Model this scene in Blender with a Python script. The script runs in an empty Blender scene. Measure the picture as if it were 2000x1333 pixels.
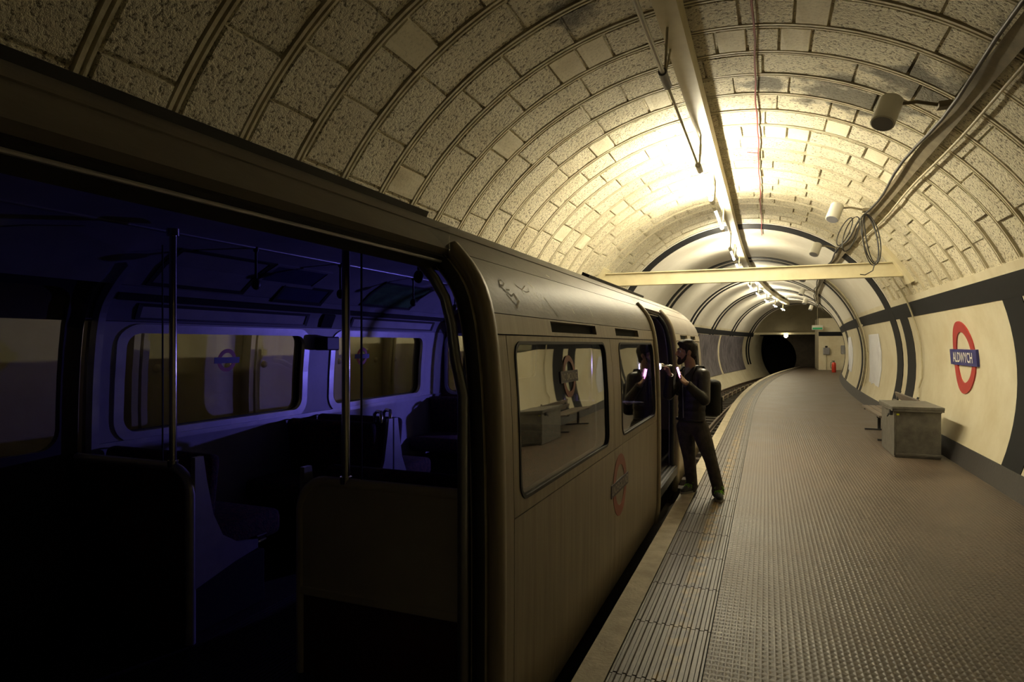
import bpy, bmesh, math, random
from mathutils import Vector, Matrix
from mathutils.geometry import delaunay_2d_cdt

# ------------------------------------------------------------------ camera, world, exposure
sc = bpy.context.scene
col = sc.collection
F_PX = 1240.0
YAW = math.atan(497.0 / F_PX)
EYE = Vector((0.0, 0.0, 1.65))
cam_d = bpy.data.cameras.new('camera')
cam_d.sensor_width = 36.0
cam_d.lens = F_PX / 2000.0 * 36.0
cam_d.shift_y = 0.003
cam_d.clip_start = 0.05
cam = bpy.data.objects.new('camera', cam_d)
cam.location = EYE
cam.rotation_euler = (math.radians(90), 0, YAW)
col.objects.link(cam)
sc.camera = cam
w = bpy.data.worlds.new('world')
w.use_nodes = True
w.node_tree.nodes['Background'].inputs[0].default_value = (0, 0, 0, 1)
w.node_tree.nodes['Background'].inputs[1].default_value = 0.0
sc.world = w
sc.view_settings.view_transform = 'Standard'
sc.view_settings.look = 'None'
sc.view_settings.gamma = 1.0
sc.view_settings.use_curve_mapping = False
sc.view_settings.exposure = 0.0
sc.cycles.max_bounces = 8
sc.cycles.sample_clamp_indirect = 6.0
TUBE = 430.0            # emission strength of a lit fluorescent tube
rnd = random.Random(7)
CS, SN = math.cos(YAW), math.sin(YAW)

def up(px, py, D):
    """a point of the place that lies at depth D along the photograph's pixel (used for measuring)"""
    r = (px - 1000.0) / F_PX * D
    z = EYE.z - (py - 672.0) / F_PX * D
    return Vector((CS * r - SN * D, SN * r + CS * D, z))

def bend(y):
    return max(0.0, y - 16.0) ** 2 / 400.0

# ------------------------------------------------------------------ materials
MATS = {}
def nodes_of(m):
    return m.node_tree.nodes, m.node_tree.links
def mat(name, c, rough=.6, metal=0.0, c2=None, nscale=6.0, ndetail=6, bump=0.0, bscale=40.0, stretch=(1, 1, 1),
        emit=None, estr=0.0, lo=.35, hi=.7, coord='Object', spec=None):
    m = bpy.data.materials.new(name)
    m.use_nodes = True
    n, l = nodes_of(m)
    b = n['Principled BSDF']
    b.inputs['Base Color'].default_value = (*c, 1)
    b.inputs['Roughness'].default_value = rough
    b.inputs['Metallic'].default_value = metal
    if spec is not None:
        b.inputs['Specular IOR Level'].default_value = spec
    if emit:
        b.inputs['Emission Color'].default_value = (*emit, 1)
        b.inputs['Emission Strength'].default_value = estr
    if c2 or bump:
        tc = n.new('ShaderNodeTexCoord')
        mp = n.new('ShaderNodeMapping')
        mp.inputs['Scale'].default_value = stretch
        l.new(tc.outputs[coord], mp.inputs['Vector'])
    if c2:
        t = n.new('ShaderNodeTexNoise')
        t.inputs['Scale'].default_value = nscale
        t.inputs['Detail'].default_value = ndetail
        t.inputs['Roughness'].default_value = .65
        l.new(mp.outputs[0], t.inputs['Vector'])
        r = n.new('ShaderNodeValToRGB')
        r.color_ramp.elements[0].position = lo
        r.color_ramp.elements[1].position = hi
        r.color_ramp.elements[0].color = (*c2, 1)
        r.color_ramp.elements[1].color = (*c, 1)
        l.new(t.outputs['Fac'], r.inputs['Fac'])
        l.new(r.outputs['Color'], b.inputs['Base Color'])
    if bump:
        t2 = n.new('ShaderNodeTexNoise')
        t2.inputs['Scale'].default_value = bscale
        t2.inputs['Detail'].default_value = 5
        l.new(mp.outputs[0], t2.inputs['Vector'])
        bp = n.new('ShaderNodeBump')
        bp.inputs['Strength'].default_value = bump
        bp.inputs['Distance'].default_value = .02
        l.new(t2.outputs['Fac'], bp.inputs['Height'])
        l.new(bp.outputs['Normal'], b.inputs['Normal'])
    MATS[name] = m
    return m

CREAM = (.74, .69, .53)
mat('cream_wall', CREAM, .38, c2=(.62, .55, .38), nscale=1.6, bump=.05, bscale=18)
mat('cream_plaster', (.77, .74, .66), .55, c2=(.68, .64, .55), nscale=1.2, bump=.05, bscale=8)
mat('vault_base', (.62, .56, .40), .7, c2=(.45, .39, .26), nscale=3, bump=.3, bscale=30)
mat('rib_paint', (.70, .65, .48), .6, c2=(.48, .42, .28), nscale=5, bump=.25, bscale=35)
mat('black_tile', (.010, .011, .014), .55, c2=(.014, .015, .018), nscale=3, spec=.12)
mat('skirting', (.030, .027, .028), .55, c2=(.035, .032, .032), nscale=4, bump=.2, bscale=25)
mat('beam_paint', (.74, .68, .47), .45, c2=(.62, .55, .36), nscale=2.5)
mat('carriage_skin', (.39, .335, .245), .42, .2, c2=(.23, .19, .13), nscale=3.5, stretch=(1, 5, .35), lo=.25, hi=.75, bump=.03, bscale=30)
mat('carriage_roof', (.25, .22, .18), .48, .2, c2=(.16, .14, .115), nscale=5, stretch=(1, .5, 1), lo=.25, hi=.75, bump=.06, bscale=60)
mat('dark_metal', (.03, .03, .032), .5, .3)
mat('rubber', (.012, .012, .012), .6)
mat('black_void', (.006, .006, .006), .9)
mat('grey_metal', (.30, .30, .31), .35, .7)
mat('chrome', (.62, .60, .56), .18, 1.0)
mat('aluminium', (.50, .50, .52), .38, .55, c2=(.40, .40, .42), nscale=8)
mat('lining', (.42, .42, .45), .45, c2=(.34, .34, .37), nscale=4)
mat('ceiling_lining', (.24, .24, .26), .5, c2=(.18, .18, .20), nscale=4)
mat('screen_cream', (.56, .53, .42), .5, c2=(.48, .45, .36), nscale=3)
mat('maroon_panel', (.10, .035, .025), .5, c2=(.06, .02, .015), nscale=5)
mat('car_floor', (.045, .035, .03), .6, c2=(.025, .02, .018), nscale=9, bump=.2, bscale=60)
mat('poster_blue', (.02, .022, .07), .5, c2=(.035, .035, .10), nscale=14)
mat('poster_green', (.05, .14, .045), .5, c2=(.02, .05, .02), nscale=11, lo=.3, hi=.55)
mat('advert_white', (.40, .40, .42), .4, c2=(.32, .32, .34), nscale=6)
mat('roundel_red', (.42, .035, .03), .4, c2=(.36, .03, .03), nscale=5)
mat('roundel_blue', (.025, .025, .16), .4)
mat('faded_red', (.36, .10, .07), .5, c2=(.28, .08, .06), nscale=8)
mat('faded_blue', (.075, .06, .09), .5)
mat('lettering', (.72, .70, .66), .5)
mat('faded_lettering', (.42, .38, .33), .5)
mat('scratch', (.92, .86, .72), .7)
mat('coping', (.50, .44, .32), .7, c2=(.33, .28, .19), nscale=7, bump=.25, bscale=50)
mat('galvanised', (.20, .19, .17), .42, .5, c2=(.11, .105, .095), nscale=7, bump=.06, bscale=30)
mat('bench_wood', (.16, .125, .10), .6, c2=(.10, .08, .065), nscale=8, stretch=(1, .2, 1))
mat('yellow_sticker', (.65, .68, .03), .5)
mat('sleeper', (.06, .045, .035), .8, c2=(.035, .028, .022), nscale=8, bump=.3)
mat('rail_steel', (.20, .14, .10), .4, .6, c2=(.11, .075, .05), nscale=12)
mat('ballast', (.045, .038, .032), .9, c2=(.02, .017, .015), nscale=22, bump=.8, bscale=30)
mat('khaki_wall', (.27, .235, .15), .7, c2=(.22, .19, .12), nscale=2)
mat('grimy_wall', (.085, .07, .05), .85, c2=(.05, .04, .03), nscale=3, bump=.3, bscale=12)
mat('poster_purple', (.17, .155, .175), .5, c2=(.035, .028, .045), nscale=3.0, stretch=(1, 1.6, .6), lo=.38, hi=.6)
mat('blank_poster', (.72, .73, .80), .6, c2=(.62, .63, .70), nscale=3)
mat('white_plastic', (.70, .68, .60), .45)
mat('cable_black', (.018, .016, .015), .5)
mat('cable_red', (.26, .03, .035), .6)
mat('conduit', (.58, .53, .38), .5, c2=(.45, .40, .27), nscale=8)
mat('tray_metal', (.26, .22, .14), .6, c2=(.15, .12, .075), nscale=6)
mat('ext_red', (.60, .05, .025), .35)
mat('grey_box', (.22, .22, .24), .5)
mat('sign_green', (.02, .30, .12), .5, emit=(.05, .6, .25), estr=.06)
mat('skin', (.50, .30, .21), .5, c2=(.43, .25, .17), nscale=14)
mat('hair', (.030, .018, .011), .6, c2=(.012, .008, .006), nscale=60, stretch=(1, 1, .3), bump=.5, bscale=90)
mat('beard', (.055, .033, .022), .7, c2=(.025, .016, .011), nscale=90, bump=.4, bscale=120)
mat('leather', (.026, .022, .020), .38, c2=(.038, .033, .029), nscale=12, bump=.25, bscale=22)
mat('trouser_cloth', (.12, .105, .085), .85, c2=(.055, .048, .04), nscale=14, bump=.3, bscale=16)
mat('shirt_grey', (.30, .29, .29), .8)
mat('shoe_grey', (.055, .058, .05), .7)
mat('sole_white', (.28, .27, .24), .6)
mat('lace_green', (.25, .62, .03), .5)
mat('bag_cloth', (.022, .022, .020), .8, bump=.2)
mat('eye_white', (.6, .58, .55), .3)
mat('eye_dark', (.02, .012, .01), .2)
mat('tube_off', (.60, .60, .56), .25)
mat('tube_lit', (.9, .9, .85), .3, emit=(1.0, .89, .63), estr=TUBE)
mat('tube_lit_far', (.9, .9, .85), .3, emit=(1.0, .89, .63), estr=230.0)
mat('tube_lit_fill', (.9, .9, .85), .3, emit=(1.0, .89, .63), estr=110.0)
mat('lamp_lit', (.9, .9, .85), .3, emit=(1.0, .89, .63), estr=22.0)
mat('torch_lens', (.8, .8, 1), .2, emit=(.42, .38, 1.0), estr=60.0)
mat('phone_glow', (.9, .7, .9), .3, emit=(1.0, .42, .95), estr=4.5)

def glass_mat(name, f0, tint):
    m = bpy.data.materials.new(name)
    m.use_nodes = True
    n, l = nodes_of(m)
    n.remove(n['Principled BSDF'])
    tr = n.new('ShaderNodeBsdfTransparent'); tr.inputs[0].default_value = (*tint, 1)
    gl = n.new('ShaderNodeBsdfGlossy'); gl.inputs['Roughness'].default_value = .015
    gl.inputs[0].default_value = (.85, .85, .82, 1)
    lw = n.new('ShaderNodeLayerWeight'); lw.inputs[0].default_value = .5
    pw = n.new('ShaderNodeMath'); pw.operation = 'POWER'; pw.inputs[1].default_value = 5.0
    l.new(lw.outputs['Facing'], pw.inputs[0])
    fr = n.new('ShaderNodeMath'); fr.operation = 'MULTIPLY_ADD'; fr.inputs[1].default_value = 1 - f0; fr.inputs[2].default_value = f0
    l.new(pw.outputs[0], fr.inputs[0])
    mx = n.new('ShaderNodeMixShader')
    l.new(fr.outputs[0], mx.inputs[0]); l.new(tr.outputs[0], mx.inputs[1]); l.new(gl.outputs[0], mx.inputs[2])
    l.new(mx.outputs[0], n['Material Output'].inputs[0])
    MATS[name] = m
glass_mat('window_glass', .20, (.72, .72, .68))
glass_mat('far_glass', .04, (.85, .85, .80))
glass_mat('clear_glass', .03, (.93, .94, .95))

def block_material(name, c, c2, rough_bump):
    """painted rough concrete: pits in the relief, darker colour in the pits, damp stains at fixed places"""
    m = bpy.data.materials.new(name); m.use_nodes = True
    n, l = nodes_of(m); b = n['Principled BSDF']
    b.inputs['Roughness'].default_value = .7
    geo = n.new('ShaderNodeNewGeometry')
    big = n.new('ShaderNodeTexNoise'); big.inputs['Scale'].default_value = 1.7; big.inputs['Detail'].default_value = 5
    l.new(geo.outputs['Position'], big.inputs['Vector'])
    pit = n.new('ShaderNodeTexNoise'); pit.inputs['Scale'].default_value = 34; pit.inputs['Detail'].default_value = 4
    pit.inputs['Roughness'].default_value = .7
    l.new(geo.outputs['Position'], pit.inputs['Vector'])
    r1 = n.new('ShaderNodeValToRGB')
    r1.color_ramp.elements[0].position = .30; r1.color_ramp.elements[1].position = .55
    r1.color_ramp.elements[0].color = (*c2, 1); r1.color_ramp.elements[1].color = (*c, 1)
    l.new(big.outputs['Fac'], r1.inputs['Fac'])
    r2 = n.new('ShaderNodeValToRGB')
    r2.color_ramp.elements[0].position = .38; r2.color_ramp.elements[1].position = .47
    r2.color_ramp.elements[0].color = (.26, .23, .17, 1); r2.color_ramp.elements[1].color = (1, 1, 1, 1)
    l.new(pit.outputs['Fac'], r2.inputs['Fac'])
    mul = n.new('ShaderNodeMixRGB'); mul.blend_type = 'MULTIPLY'; mul.inputs[0].default_value = 1.0 if rough_bump > .4 else .25
    l.new(r1.outputs[0], mul.inputs[1]); l.new(r2.outputs[0], mul.inputs[2])
    last = mul.outputs[0]
    for (p, rad) in (((.80, 7.2, 4.13), .75), ((1.25, 6.4, 3.95), .6), ((.0, 7.1, 4.4), .35), ((1.9, 5.2, 3.35), .7), ((-1.4, 4.8, 4.3), .35)):
        d = n.new('ShaderNodeVectorMath'); d.operation = 'DISTANCE'; d.inputs[1].default_value = p
        l.new(geo.outputs['Position'], d.inputs[0])
        sn = n.new('ShaderNodeTexNoise'); sn.inputs['Scale'].default_value = 4.5; sn.inputs['Detail'].default_value = 8
        l.new(geo.outputs['Position'], sn.inputs['Vector'])
        ma = n.new('ShaderNodeMath'); ma.operation = 'MULTIPLY_ADD'
        ma.inputs[1].default_value = 1.7 * rad
        l.new(sn.outputs['Fac'], ma.inputs[0]); l.new(d.outputs['Value'], ma.inputs[2])
        rr = n.new('ShaderNodeMapRange'); rr.inputs['From Min'].default_value = 1.30 * rad; rr.inputs['From Max'].default_value = 1.65 * rad
        rr.inputs['To Min'].default_value = .85; rr.inputs['To Max'].default_value = 0
        l.new(ma.outputs[0], rr.inputs['Value'])
        mx = n.new('ShaderNodeMixRGB'); mx.inputs[2].default_value = (.055, .045, .02, 1)
        l.new(rr.outputs[0], mx.inputs[0]); l.new(last, mx.inputs[1]); last = mx.outputs[0]
    l.new(last, b.inputs['Base Color'])
    bp = n.new('ShaderNodeBump'); bp.inputs['Strength'].default_value = rough_bump; bp.inputs['Distance'].default_value = .03
    l.new(pit.outputs['Fac'], bp.inputs['Height']); l.new(bp.outputs['Normal'], b.inputs['Normal'])
    MATS[name] = m
block_material('rough_block', (.80, .74, .56), (.68, .61, .43), 1.0)
block_material('smooth_block', (.74, .69, .52), (.60, .53, .37), .15)

def floor_material():
    m = bpy.data.materials.new('platform_paving'); m.use_nodes = True
    n, l = nodes_of(m); b = n['Principled BSDF']
    geo = n.new('ShaderNodeNewGeometry')
    big = n.new('ShaderNodeTexNoise'); big.inputs['Scale'].default_value = 1.4; big.inputs['Detail'].default_value = 7
    l.new(geo.outputs['Position'], big.inputs['Vector'])
    r1 = n.new('ShaderNodeValToRGB')
    r1.color_ramp.elements[0].position = .3; r1.color_ramp.elements[1].position = .7
    r1.color_ramp.elements[0].color = (.046, .031, .022, 1); r1.color_ramp.elements[1].color = (.096, .069, .050, 1)
    l.new(big.outputs['Fac'], r1.inputs['Fac']); l.new(r1.outputs[0], b.inputs['Base Color'])
    sep = n.new('ShaderNodeSeparateXYZ'); l.new(geo.outputs['Position'], sep.inputs[0])
    hs = []
    for axis, f in (('X', 2 * math.pi / .034), ('Y', 2 * math.pi / .05)):
        a = n.new('ShaderNodeMath'); a.operation = 'MULTIPLY'; a.inputs[1].default_value = f
        l.new(sep.outputs[axis], a.inputs[0])
        s = n.new('ShaderNodeMath'); s.operation = 'SINE'; l.new(a.outputs[0], s.inputs[0]); hs.append(s)
    mx = n.new('ShaderNodeMath'); mx.operation = 'MAXIMUM'
    l.new(hs[0].outputs[0], mx.inputs[0]); l.new(hs[1].outputs[0], mx.inputs[1])
    fine = n.new('ShaderNodeTexNoise'); fine.inputs['Scale'].default_value = 60
    l.new(geo.outputs['Position'], fine.inputs['Vector'])
    ad = n.new('ShaderNodeMath'); ad.operation = 'MULTIPLY_ADD'; ad.inputs[1].default_value = .8
    l.new(fine.outputs['Fac'], ad.inputs[0]); l.new(mx.outputs[0], ad.inputs[2])
    bp = n.new('ShaderNodeBump'); bp.inputs['Strength'].default_value = .45; bp.inputs['Distance'].default_value = .004
    l.new(ad.outputs[0], bp.inputs['Height']); l.new(bp.outputs[0], b.inputs['Normal'])
    rr = n.new('ShaderNodeMapRange'); rr.inputs['To Min'].default_value = .34; rr.inputs['To Max'].default_value = .58
    l.new(big.outputs['Fac'], rr.inputs['Value']); l.new(rr.outputs[0], b.inputs['Roughness'])
    MATS['platform_paving'] = m
floor_material()

def tile_material():
    """ribbed tactile tile with a worn yellow line"""
    m = bpy.data.materials.new('tactile_tile'); m.use_nodes = True
    n, l = nodes_of(m); b = n['Principled BSDF']
    tc = n.new('ShaderNodeTexCoord'); geo = n.new('ShaderNodeNewGeometry')
    sep = n.new('ShaderNodeSeparateXYZ'); l.new(tc.outputs['Object'], sep.inputs[0])
    ns = n.new('ShaderNodeTexNoise'); ns.inputs['Scale'].default_value = 9; ns.inputs['Detail'].default_value = 8
    l.new(geo.outputs['Position'], ns.inputs['Vector'])
    base = n.new('ShaderNodeValToRGB')
    base.color_ramp.elements[0].color = (.034, .025, .019, 1); base.color_ramp.elements[1].color = (.072, .055, .042, 1)
    l.new(ns.outputs['Fac'], base.inputs['Fac'])
    sub = n.new('ShaderNodeMath'); sub.operation = 'SUBTRACT'; sub.inputs[1].default_value = .05
    l.new(sep.outputs['X'], sub.inputs[0])
    ab = n.new('ShaderNodeMath'); ab.operation = 'ABSOLUTE'; l.new(sub.outputs[0], ab.inputs[0])
    mr = n.new('ShaderNodeMapRange'); mr.inputs['From Min'].default_value = .04; mr.inputs['From Max'].default_value = .075
    mr.inputs['To Min'].default_value = 1; mr.inputs['To Max'].default_value = 0
    l.new(ab.outputs[0], mr.inputs['Value'])
    wear = n.new('ShaderNodeMapRange'); wear.inputs['From Min'].default_value = .42; wear.inputs['From Max'].default_value = .66
    wear.inputs['To Max'].default_value = .75
    l.new(ns.outputs['Fac'], wear.inputs['Value'])
    mu = n.new('ShaderNodeMath'); mu.operation = 'MULTIPLY'; l.new(mr.outputs[0], mu.inputs[0]); l.new(wear.outputs[0], mu.inputs[1])
    mx = n.new('ShaderNodeMixRGB'); mx.inputs[2].default_value = (.26, .165, .03, 1)
    l.new(mu.outputs[0], mx.inputs[0]); l.new(base.outputs[0], mx.inputs[1]); l.new(mx.outputs[0], b.inputs['Base Color'])
    b.inputs['Roughness'].default_value = .46
    fine = n.new('ShaderNodeTexNoise'); fine.inputs['Scale'].default_value = 120
    l.new(geo.outputs['Position'], fine.inputs['Vector'])
    bp = n.new('ShaderNodeBump'); bp.inputs['Strength'].default_value = .35; bp.inputs['Distance'].default_value = .004
    l.new(fine.outputs['Fac'], bp.inputs['Height']); l.new(bp.outputs[0], b.inputs['Normal'])
    MATS['tactile_tile'] = m
tile_material()

# ------------------------------------------------------------------ object helpers
ORG = {}
def put(o, parent):
    col.objects.link(o)
    if parent is not None:
        o.parent = parent
def tag(o, label=None, cat=None, group=None, kind=None):
    if label: o['label'] = label
    if cat: o['category'] = cat
    if group: o['group'] = group
    if kind: o['kind'] = kind
    return o
def thing(name, label, cat, loc, group=None):
    o = bpy.data.objects.new(name, None); put(o, None)
    o.empty_display_size = .1
    o.location = loc; ORG[o] = Vector(loc)
    return tag(o, label, cat, group)
def mk(name, bm, m, parent=None, smooth=False, origin=None):
    """one mesh object from a bmesh in world coordinates; its origin at its own base centre"""
    bmesh.ops.recalc_face_normals(bm, faces=bm.faces)
    vs = [v.co for v in bm.verts]
    if origin is None:
        origin = Vector(((min(v.x for v in vs) + max(v.x for v in vs)) / 2, (min(v.y for v in vs) + max(v.y for v in vs)) / 2, min(v.z for v in vs)))
    origin = Vector(origin)
    bmesh.ops.translate(bm, verts=bm.verts, vec=-origin)
    if smooth:
        for e in bm.edges:
            if len(e.link_faces) == 2 and e.calc_face_angle(0) > .9: e.smooth = False
    me = bpy.data.meshes.new(name)
    bm.to_mesh(me); bm.free()
    if smooth:
        me.polygons.foreach_set('use_smooth', [True] * len(me.polygons))
    me.materials.append(MATS[m])
    o = bpy.data.objects.new(name, me)
    put(o, parent)
    o.location = origin - (ORG[parent] if parent is not None else Vector((0, 0, 0)))
    ORG[o] = origin
    return o
def structure(name, bm, m, smooth=False, label=None):
    return tag(mk(name, bm, m, None, smooth), label=label, kind='structure')

def box(bm, lo, hi, bev=0.0, mtx=None, seg=2):
    lo, hi = Vector(lo), Vector(hi)
    r = bmesh.ops.create_cube(bm, size=1.0)
    vs = r['verts']
    s = hi - lo; c = (hi + lo) / 2
    for v in vs:
        v.co = Vector((v.co.x * s.x, v.co.y * s.y, v.co.z * s.z)) + c
    if bev > 0:
        es = list({e for v in vs for e in v.link_edges})
        rb = bmesh.ops.bevel(bm, geom=es, offset=bev, segments=seg, affect='EDGES', profile=.5)
        vs = list({v for f in rb['faces'] for v in f.verts} | {v for v in vs if v.is_valid})
    if mtx is not None:
        for v in vs:
            v.co = mtx @ v.co
    return vs
def frame_of(d):
    d = d.normalized()
    a = Vector((0, 0, 1)) if abs(d.z) < .9 else Vector((1, 0, 0))
    x = d.cross(a).normalized()
    return x, d.cross(x).normalized()
def tube(bm, pts, r, n=8, cap=True, closed=False):
    """tube along a path; r a number or one per point"""
    pts = [Vector(p) for p in pts]
    rs = r if isinstance(r, (list, tuple)) else [r] * len(pts)
    rings = []
    px = None
    for i, p in enumerate(pts):
        if closed:
            d = pts[(i + 1) % len(pts)] - pts[i - 1]
        else:
            d = pts[min(i + 1, len(pts) - 1)] - pts[max(i - 1, 0)]
        d.normalize()
        if px is None:
            x, y = frame_of(d)
        else:
            x = (px - d * px.dot(d)).normalized(); y = d.cross(x)
        px = x
        rings.append([bm.verts.new(p + (x * math.cos(2 * math.pi * k / n) + y * math.sin(2 * math.pi * k / n)) * rs[i]) for k in range(n)])
    m = len(rings)
    for i in range(m if closed else m - 1):
        a, b = rings[i], rings[(i + 1) % m]
        for k in range(n):
            bm.faces.new((a[k], a[(k + 1) % n], b[(k + 1) % n], b[k]))
    if cap and not closed:
        bm.faces.new(rings[0][::-1]); bm.faces.new(rings[-1])
def ball(bm, c, r, seg=12, scale=(1, 1, 1), mtx=None):
    res = bmesh.ops.create_uvsphere(bm, u_segments=seg, v_segments=max(6, seg * 2 // 3), radius=1.0)
    for v in res['verts']:
        p = Vector((v.co.x * r * scale[0], v.co.y * r * scale[1], v.co.z * r * scale[2]))
        if mtx is not None: p = mtx @ p
        v.co = p + Vector(c)
def capsule(bm, a, b, ra, rb, n=12):
    """tapered limb with round ends"""
    a, b = Vector(a), Vector(b)
    d = (b - a).normalized()
    pts, rs = [], []
    for k in (-80, -50, -25): pts.append(a + d * ra * math.sin(math.radians(k))); rs.append(ra * math.cos(math.radians(k)))
    pts += [a, b]; rs += [ra, rb]
    for k in (25, 50, 80): pts.append(b + d * rb * math.sin(math.radians(k))); rs.append(rb * math.cos(math.radians(k)))
    tube(bm, pts, rs, n)
def chain(bm, pts, rs, n=12):
    for i in range(len(pts) - 1):
        capsule(bm, pts[i], pts[i + 1], rs[i], rs[i + 1], n)
def prism(bm, poly, f0, f1):
    """closed polygon given in 2D, mapped by f0 / f1 to its two faces"""
    a = [bm.verts.new(f0(*p)) for p in poly]; b = [bm.verts.new(f1(*p)) for p in poly]
    bm.faces.new(a); bm.faces.new(b[::-1])
    for i in range(len(poly)):
        j = (i + 1) % len(poly)
        bm.faces.new((a[i], b[i], b[j], a[j]))
def rrect(y0, y1, t0, t1, r, n=5):
    out = []
    for cx, cy, a0 in ((y1 - r, t1 - r, 0), (y0 + r, t1 - r, 90), (y0 + r, t0 + r, 180), (y1 - r, t0 + r, 270)):
        for k in range(n + 1):
            a = math.radians(a0 + 90 * k / n)
            out.append((cx + r * math.cos(a), cy + r * math.sin(a)))
    return out
def rect(y0, y1, t0, t1):
    return [(y0, t0), (y1, t0), (y1, t1), (y0, t1)]
def inside(p, loop):
    c = False
    x, y = p
    for i in range(len(loop)):
        x1, y1 = loop[i]; x2, y2 = loop[i - 1]
        if (y1 > y) != (y2 > y) and x < (x2 - x1) * (y - y1) / (y2 - y1) + x1:
            c = not c
    return c
def densify(loop, step):
    out = []
    for i in range(len(loop)):
        a, b = loop[i], loop[(i + 1) % len(loop)]
        L = math.hypot(b[0] - a[0], b[1] - a[1]); k = max(1, int(math.ceil(L / step)))
        out += [(a[0] + (b[0] - a[0]) * j / k, a[1] + (b[1] - a[1]) * j / k) for j in range(k)]
    return out
def sheet(bm, outer, holes, f, thick, step=.25):
    """a plate with holes, mapped by f(y, t, depth) onto a curved surface, with real thickness"""
    loops = [densify(outer, step)] + [densify(h, step) for h in holes]
    vs, es = [], []
    for lp in loops:
        b = len(vs)
        vs += [Vector(p) for p in lp]
        es += [(b + i, b + (i + 1) % len(lp)) for i in range(len(lp))]
    ys = [p[0] for p in loops[0]]; ts = [p[1] for p in loops[0]]
    ny = int((max(ys) - min(ys)) / step); nt = int((max(ts) - min(ts)) / step)
    for i in range(1, ny + 1):
        for j in range(1, nt + 1):
            p = (min(ys) + (max(ys) - min(ys)) * i / (ny + 1), min(ts) + (max(ts) - min(ts)) * j / (nt + 1))
            if inside(p, loops[0]) and not any(inside(p, h) for h in loops[1:]):
                vs.append(Vector(p))
    ov, oe, of, *_ = delaunay_2d_cdt(vs, es, [], 0, 1e-6)
    keep = []
    for fc in of:
        c = sum((ov[i] for i in fc), Vector((0, 0))) / len(fc)
        if inside(c, loops[0]) and not any(inside(c, h) for h in loops[1:]):
            keep.append(fc)
    front = {}; back = {}
    for fc in keep:
        for i in fc:
            if i not in front:
                front[i] = bm.verts.new(f(ov[i].x, ov[i].y, 0.0)); back[i] = bm.verts.new(f(ov[i].x, ov[i].y, thick))
    cnt = {}
    for fc in keep:
        bm.faces.new([front[i] for i in fc]); bm.faces.new([back[i] for i in fc][::-1])
        for i in range(len(fc)):
            e = (fc[i], fc[(i + 1) % len(fc)]); k = tuple(sorted(e)); cnt.setdefault(k, []).append(e)
    for k, e in cnt.items():
        if len(e) == 1:
            a, b = e[0]
            bm.faces.new((front[b], front[a], back[a], back[b]))
def NB():
    return bmesh.new()
def text_polys(s, size):
    """flat letters as (verts, faces), centred"""
    cu = bpy.data.curves.new('letters', 'FONT'); cu.body = s; cu.size = size
    cu.align_x = 'CENTER'; cu.align_y = 'CENTER'; cu.resolution_u = 3; cu.offset = size * .012
    o = bpy.data.objects.new('letters', cu); col.objects.link(o)
    dg = bpy.context.evaluated_depsgraph_get()
    me = bpy.data.meshes.new_from_object(o.evaluated_get(dg))
    v = [(p.co.x, p.co.y) for p in me.vertices]; f = [tuple(q.vertices) for q in me.polygons]
    bpy.data.objects.remove(o); bpy.data.curves.remove(cu); bpy.data.meshes.remove(me)
    return v, f
def letters(bm, s, size, f, sx=1.0, width=None):
    v, fs = text_polys(s, size)
    if width:
        sx = width / (max(p[0] for p in v) - min(p[0] for p in v))
    yc = (max(p[1] for p in v) + min(p[1] for p in v)) / 2
    vv = [bm.verts.new(f(p[0] * sx, p[1] - yc)) for p in v]
    for q in fs:
        try: bm.faces.new([vv[i] for i in q])
        except ValueError: pass
def ring_plate(bm, r0, r1, f0, f1, n=48):
    A = [[bm.verts.new(g(r * math.cos(2 * math.pi * k / n), r * math.sin(2 * math.pi * k / n))) for k in range(n)] for r in (r0, r1) for g in (f0, f1)]
    i0, i1, o0, o1 = A[0], A[1], A[2], A[3]
    for k in range(n):
        j = (k + 1) % n
        bm.faces.new((i1[k], o1[k], o1[j], i1[j])); bm.faces.new((i0[k], i0[j], o0[j], o0[k]))
        bm.faces.new((o0[k], o0[j], o1[j], o1[k])); bm.faces.new((i0[k], i1[k], i1[j], i0[j]))

# ------------------------------------------------------------------ tunnel shell
TX, TZ, TR = -.5, 1.22, 3.2
Y_BRICK = 15.4
Y_END = 48.5
def vault(y, a, r=TR):
    """point of the tunnel lining: a degrees from the crown, positive to the platform side"""
    q = math.radians(a)
    return Vector((TX + bend(y) + r * math.sin(q), y, TZ + r * math.cos(q)))
def ang_z(z):
    return math.degrees(math.acos((z - TZ) / TR))
A_FLOOR, A_SK, A_FB, A_FT, A_TOP = ang_z(0.0), ang_z(.24), ang_z(2.17), ang_z(2.43), ang_z(2.53)
def lining(bm, y0, y1, a0, a1, r0, r1, sy=1.0, sa=4.0):
    """curved slab between radii r0 (room side) and r1"""
    ny = max(1, int(round((y1 - y0) / sy))); na = max(1, int(round(abs(a1 - a0) / sa)))
    G = [[[bm.verts.new(vault(y0 + (y1 - y0) * i / ny, a0 + (a1 - a0) * j / na, r)) for j in range(na + 1)] for i in range(ny + 1)] for r in (r0, r1)]
    for i in range(ny):
        for j in range(na):
            bm.faces.new((G[0][i][j], G[0][i + 1][j], G[0][i + 1][j + 1], G[0][i][j + 1]))
            bm.faces.new((G[1][i][j], G[1][i][j + 1], G[1][i + 1][j + 1], G[1][i + 1][j]))
    for i in range(ny):
        for j in (0, na):
            bm.faces.new((G[0][i][j], G[1][i][j], G[1][i + 1][j], G[0][i + 1][j]))
    for j in range(na):
        for i in (0, ny):
            bm.faces.new((G[0][i][j], G[0][i][j + 1], G[1][i][j + 1], G[1][i][j]))

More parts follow.
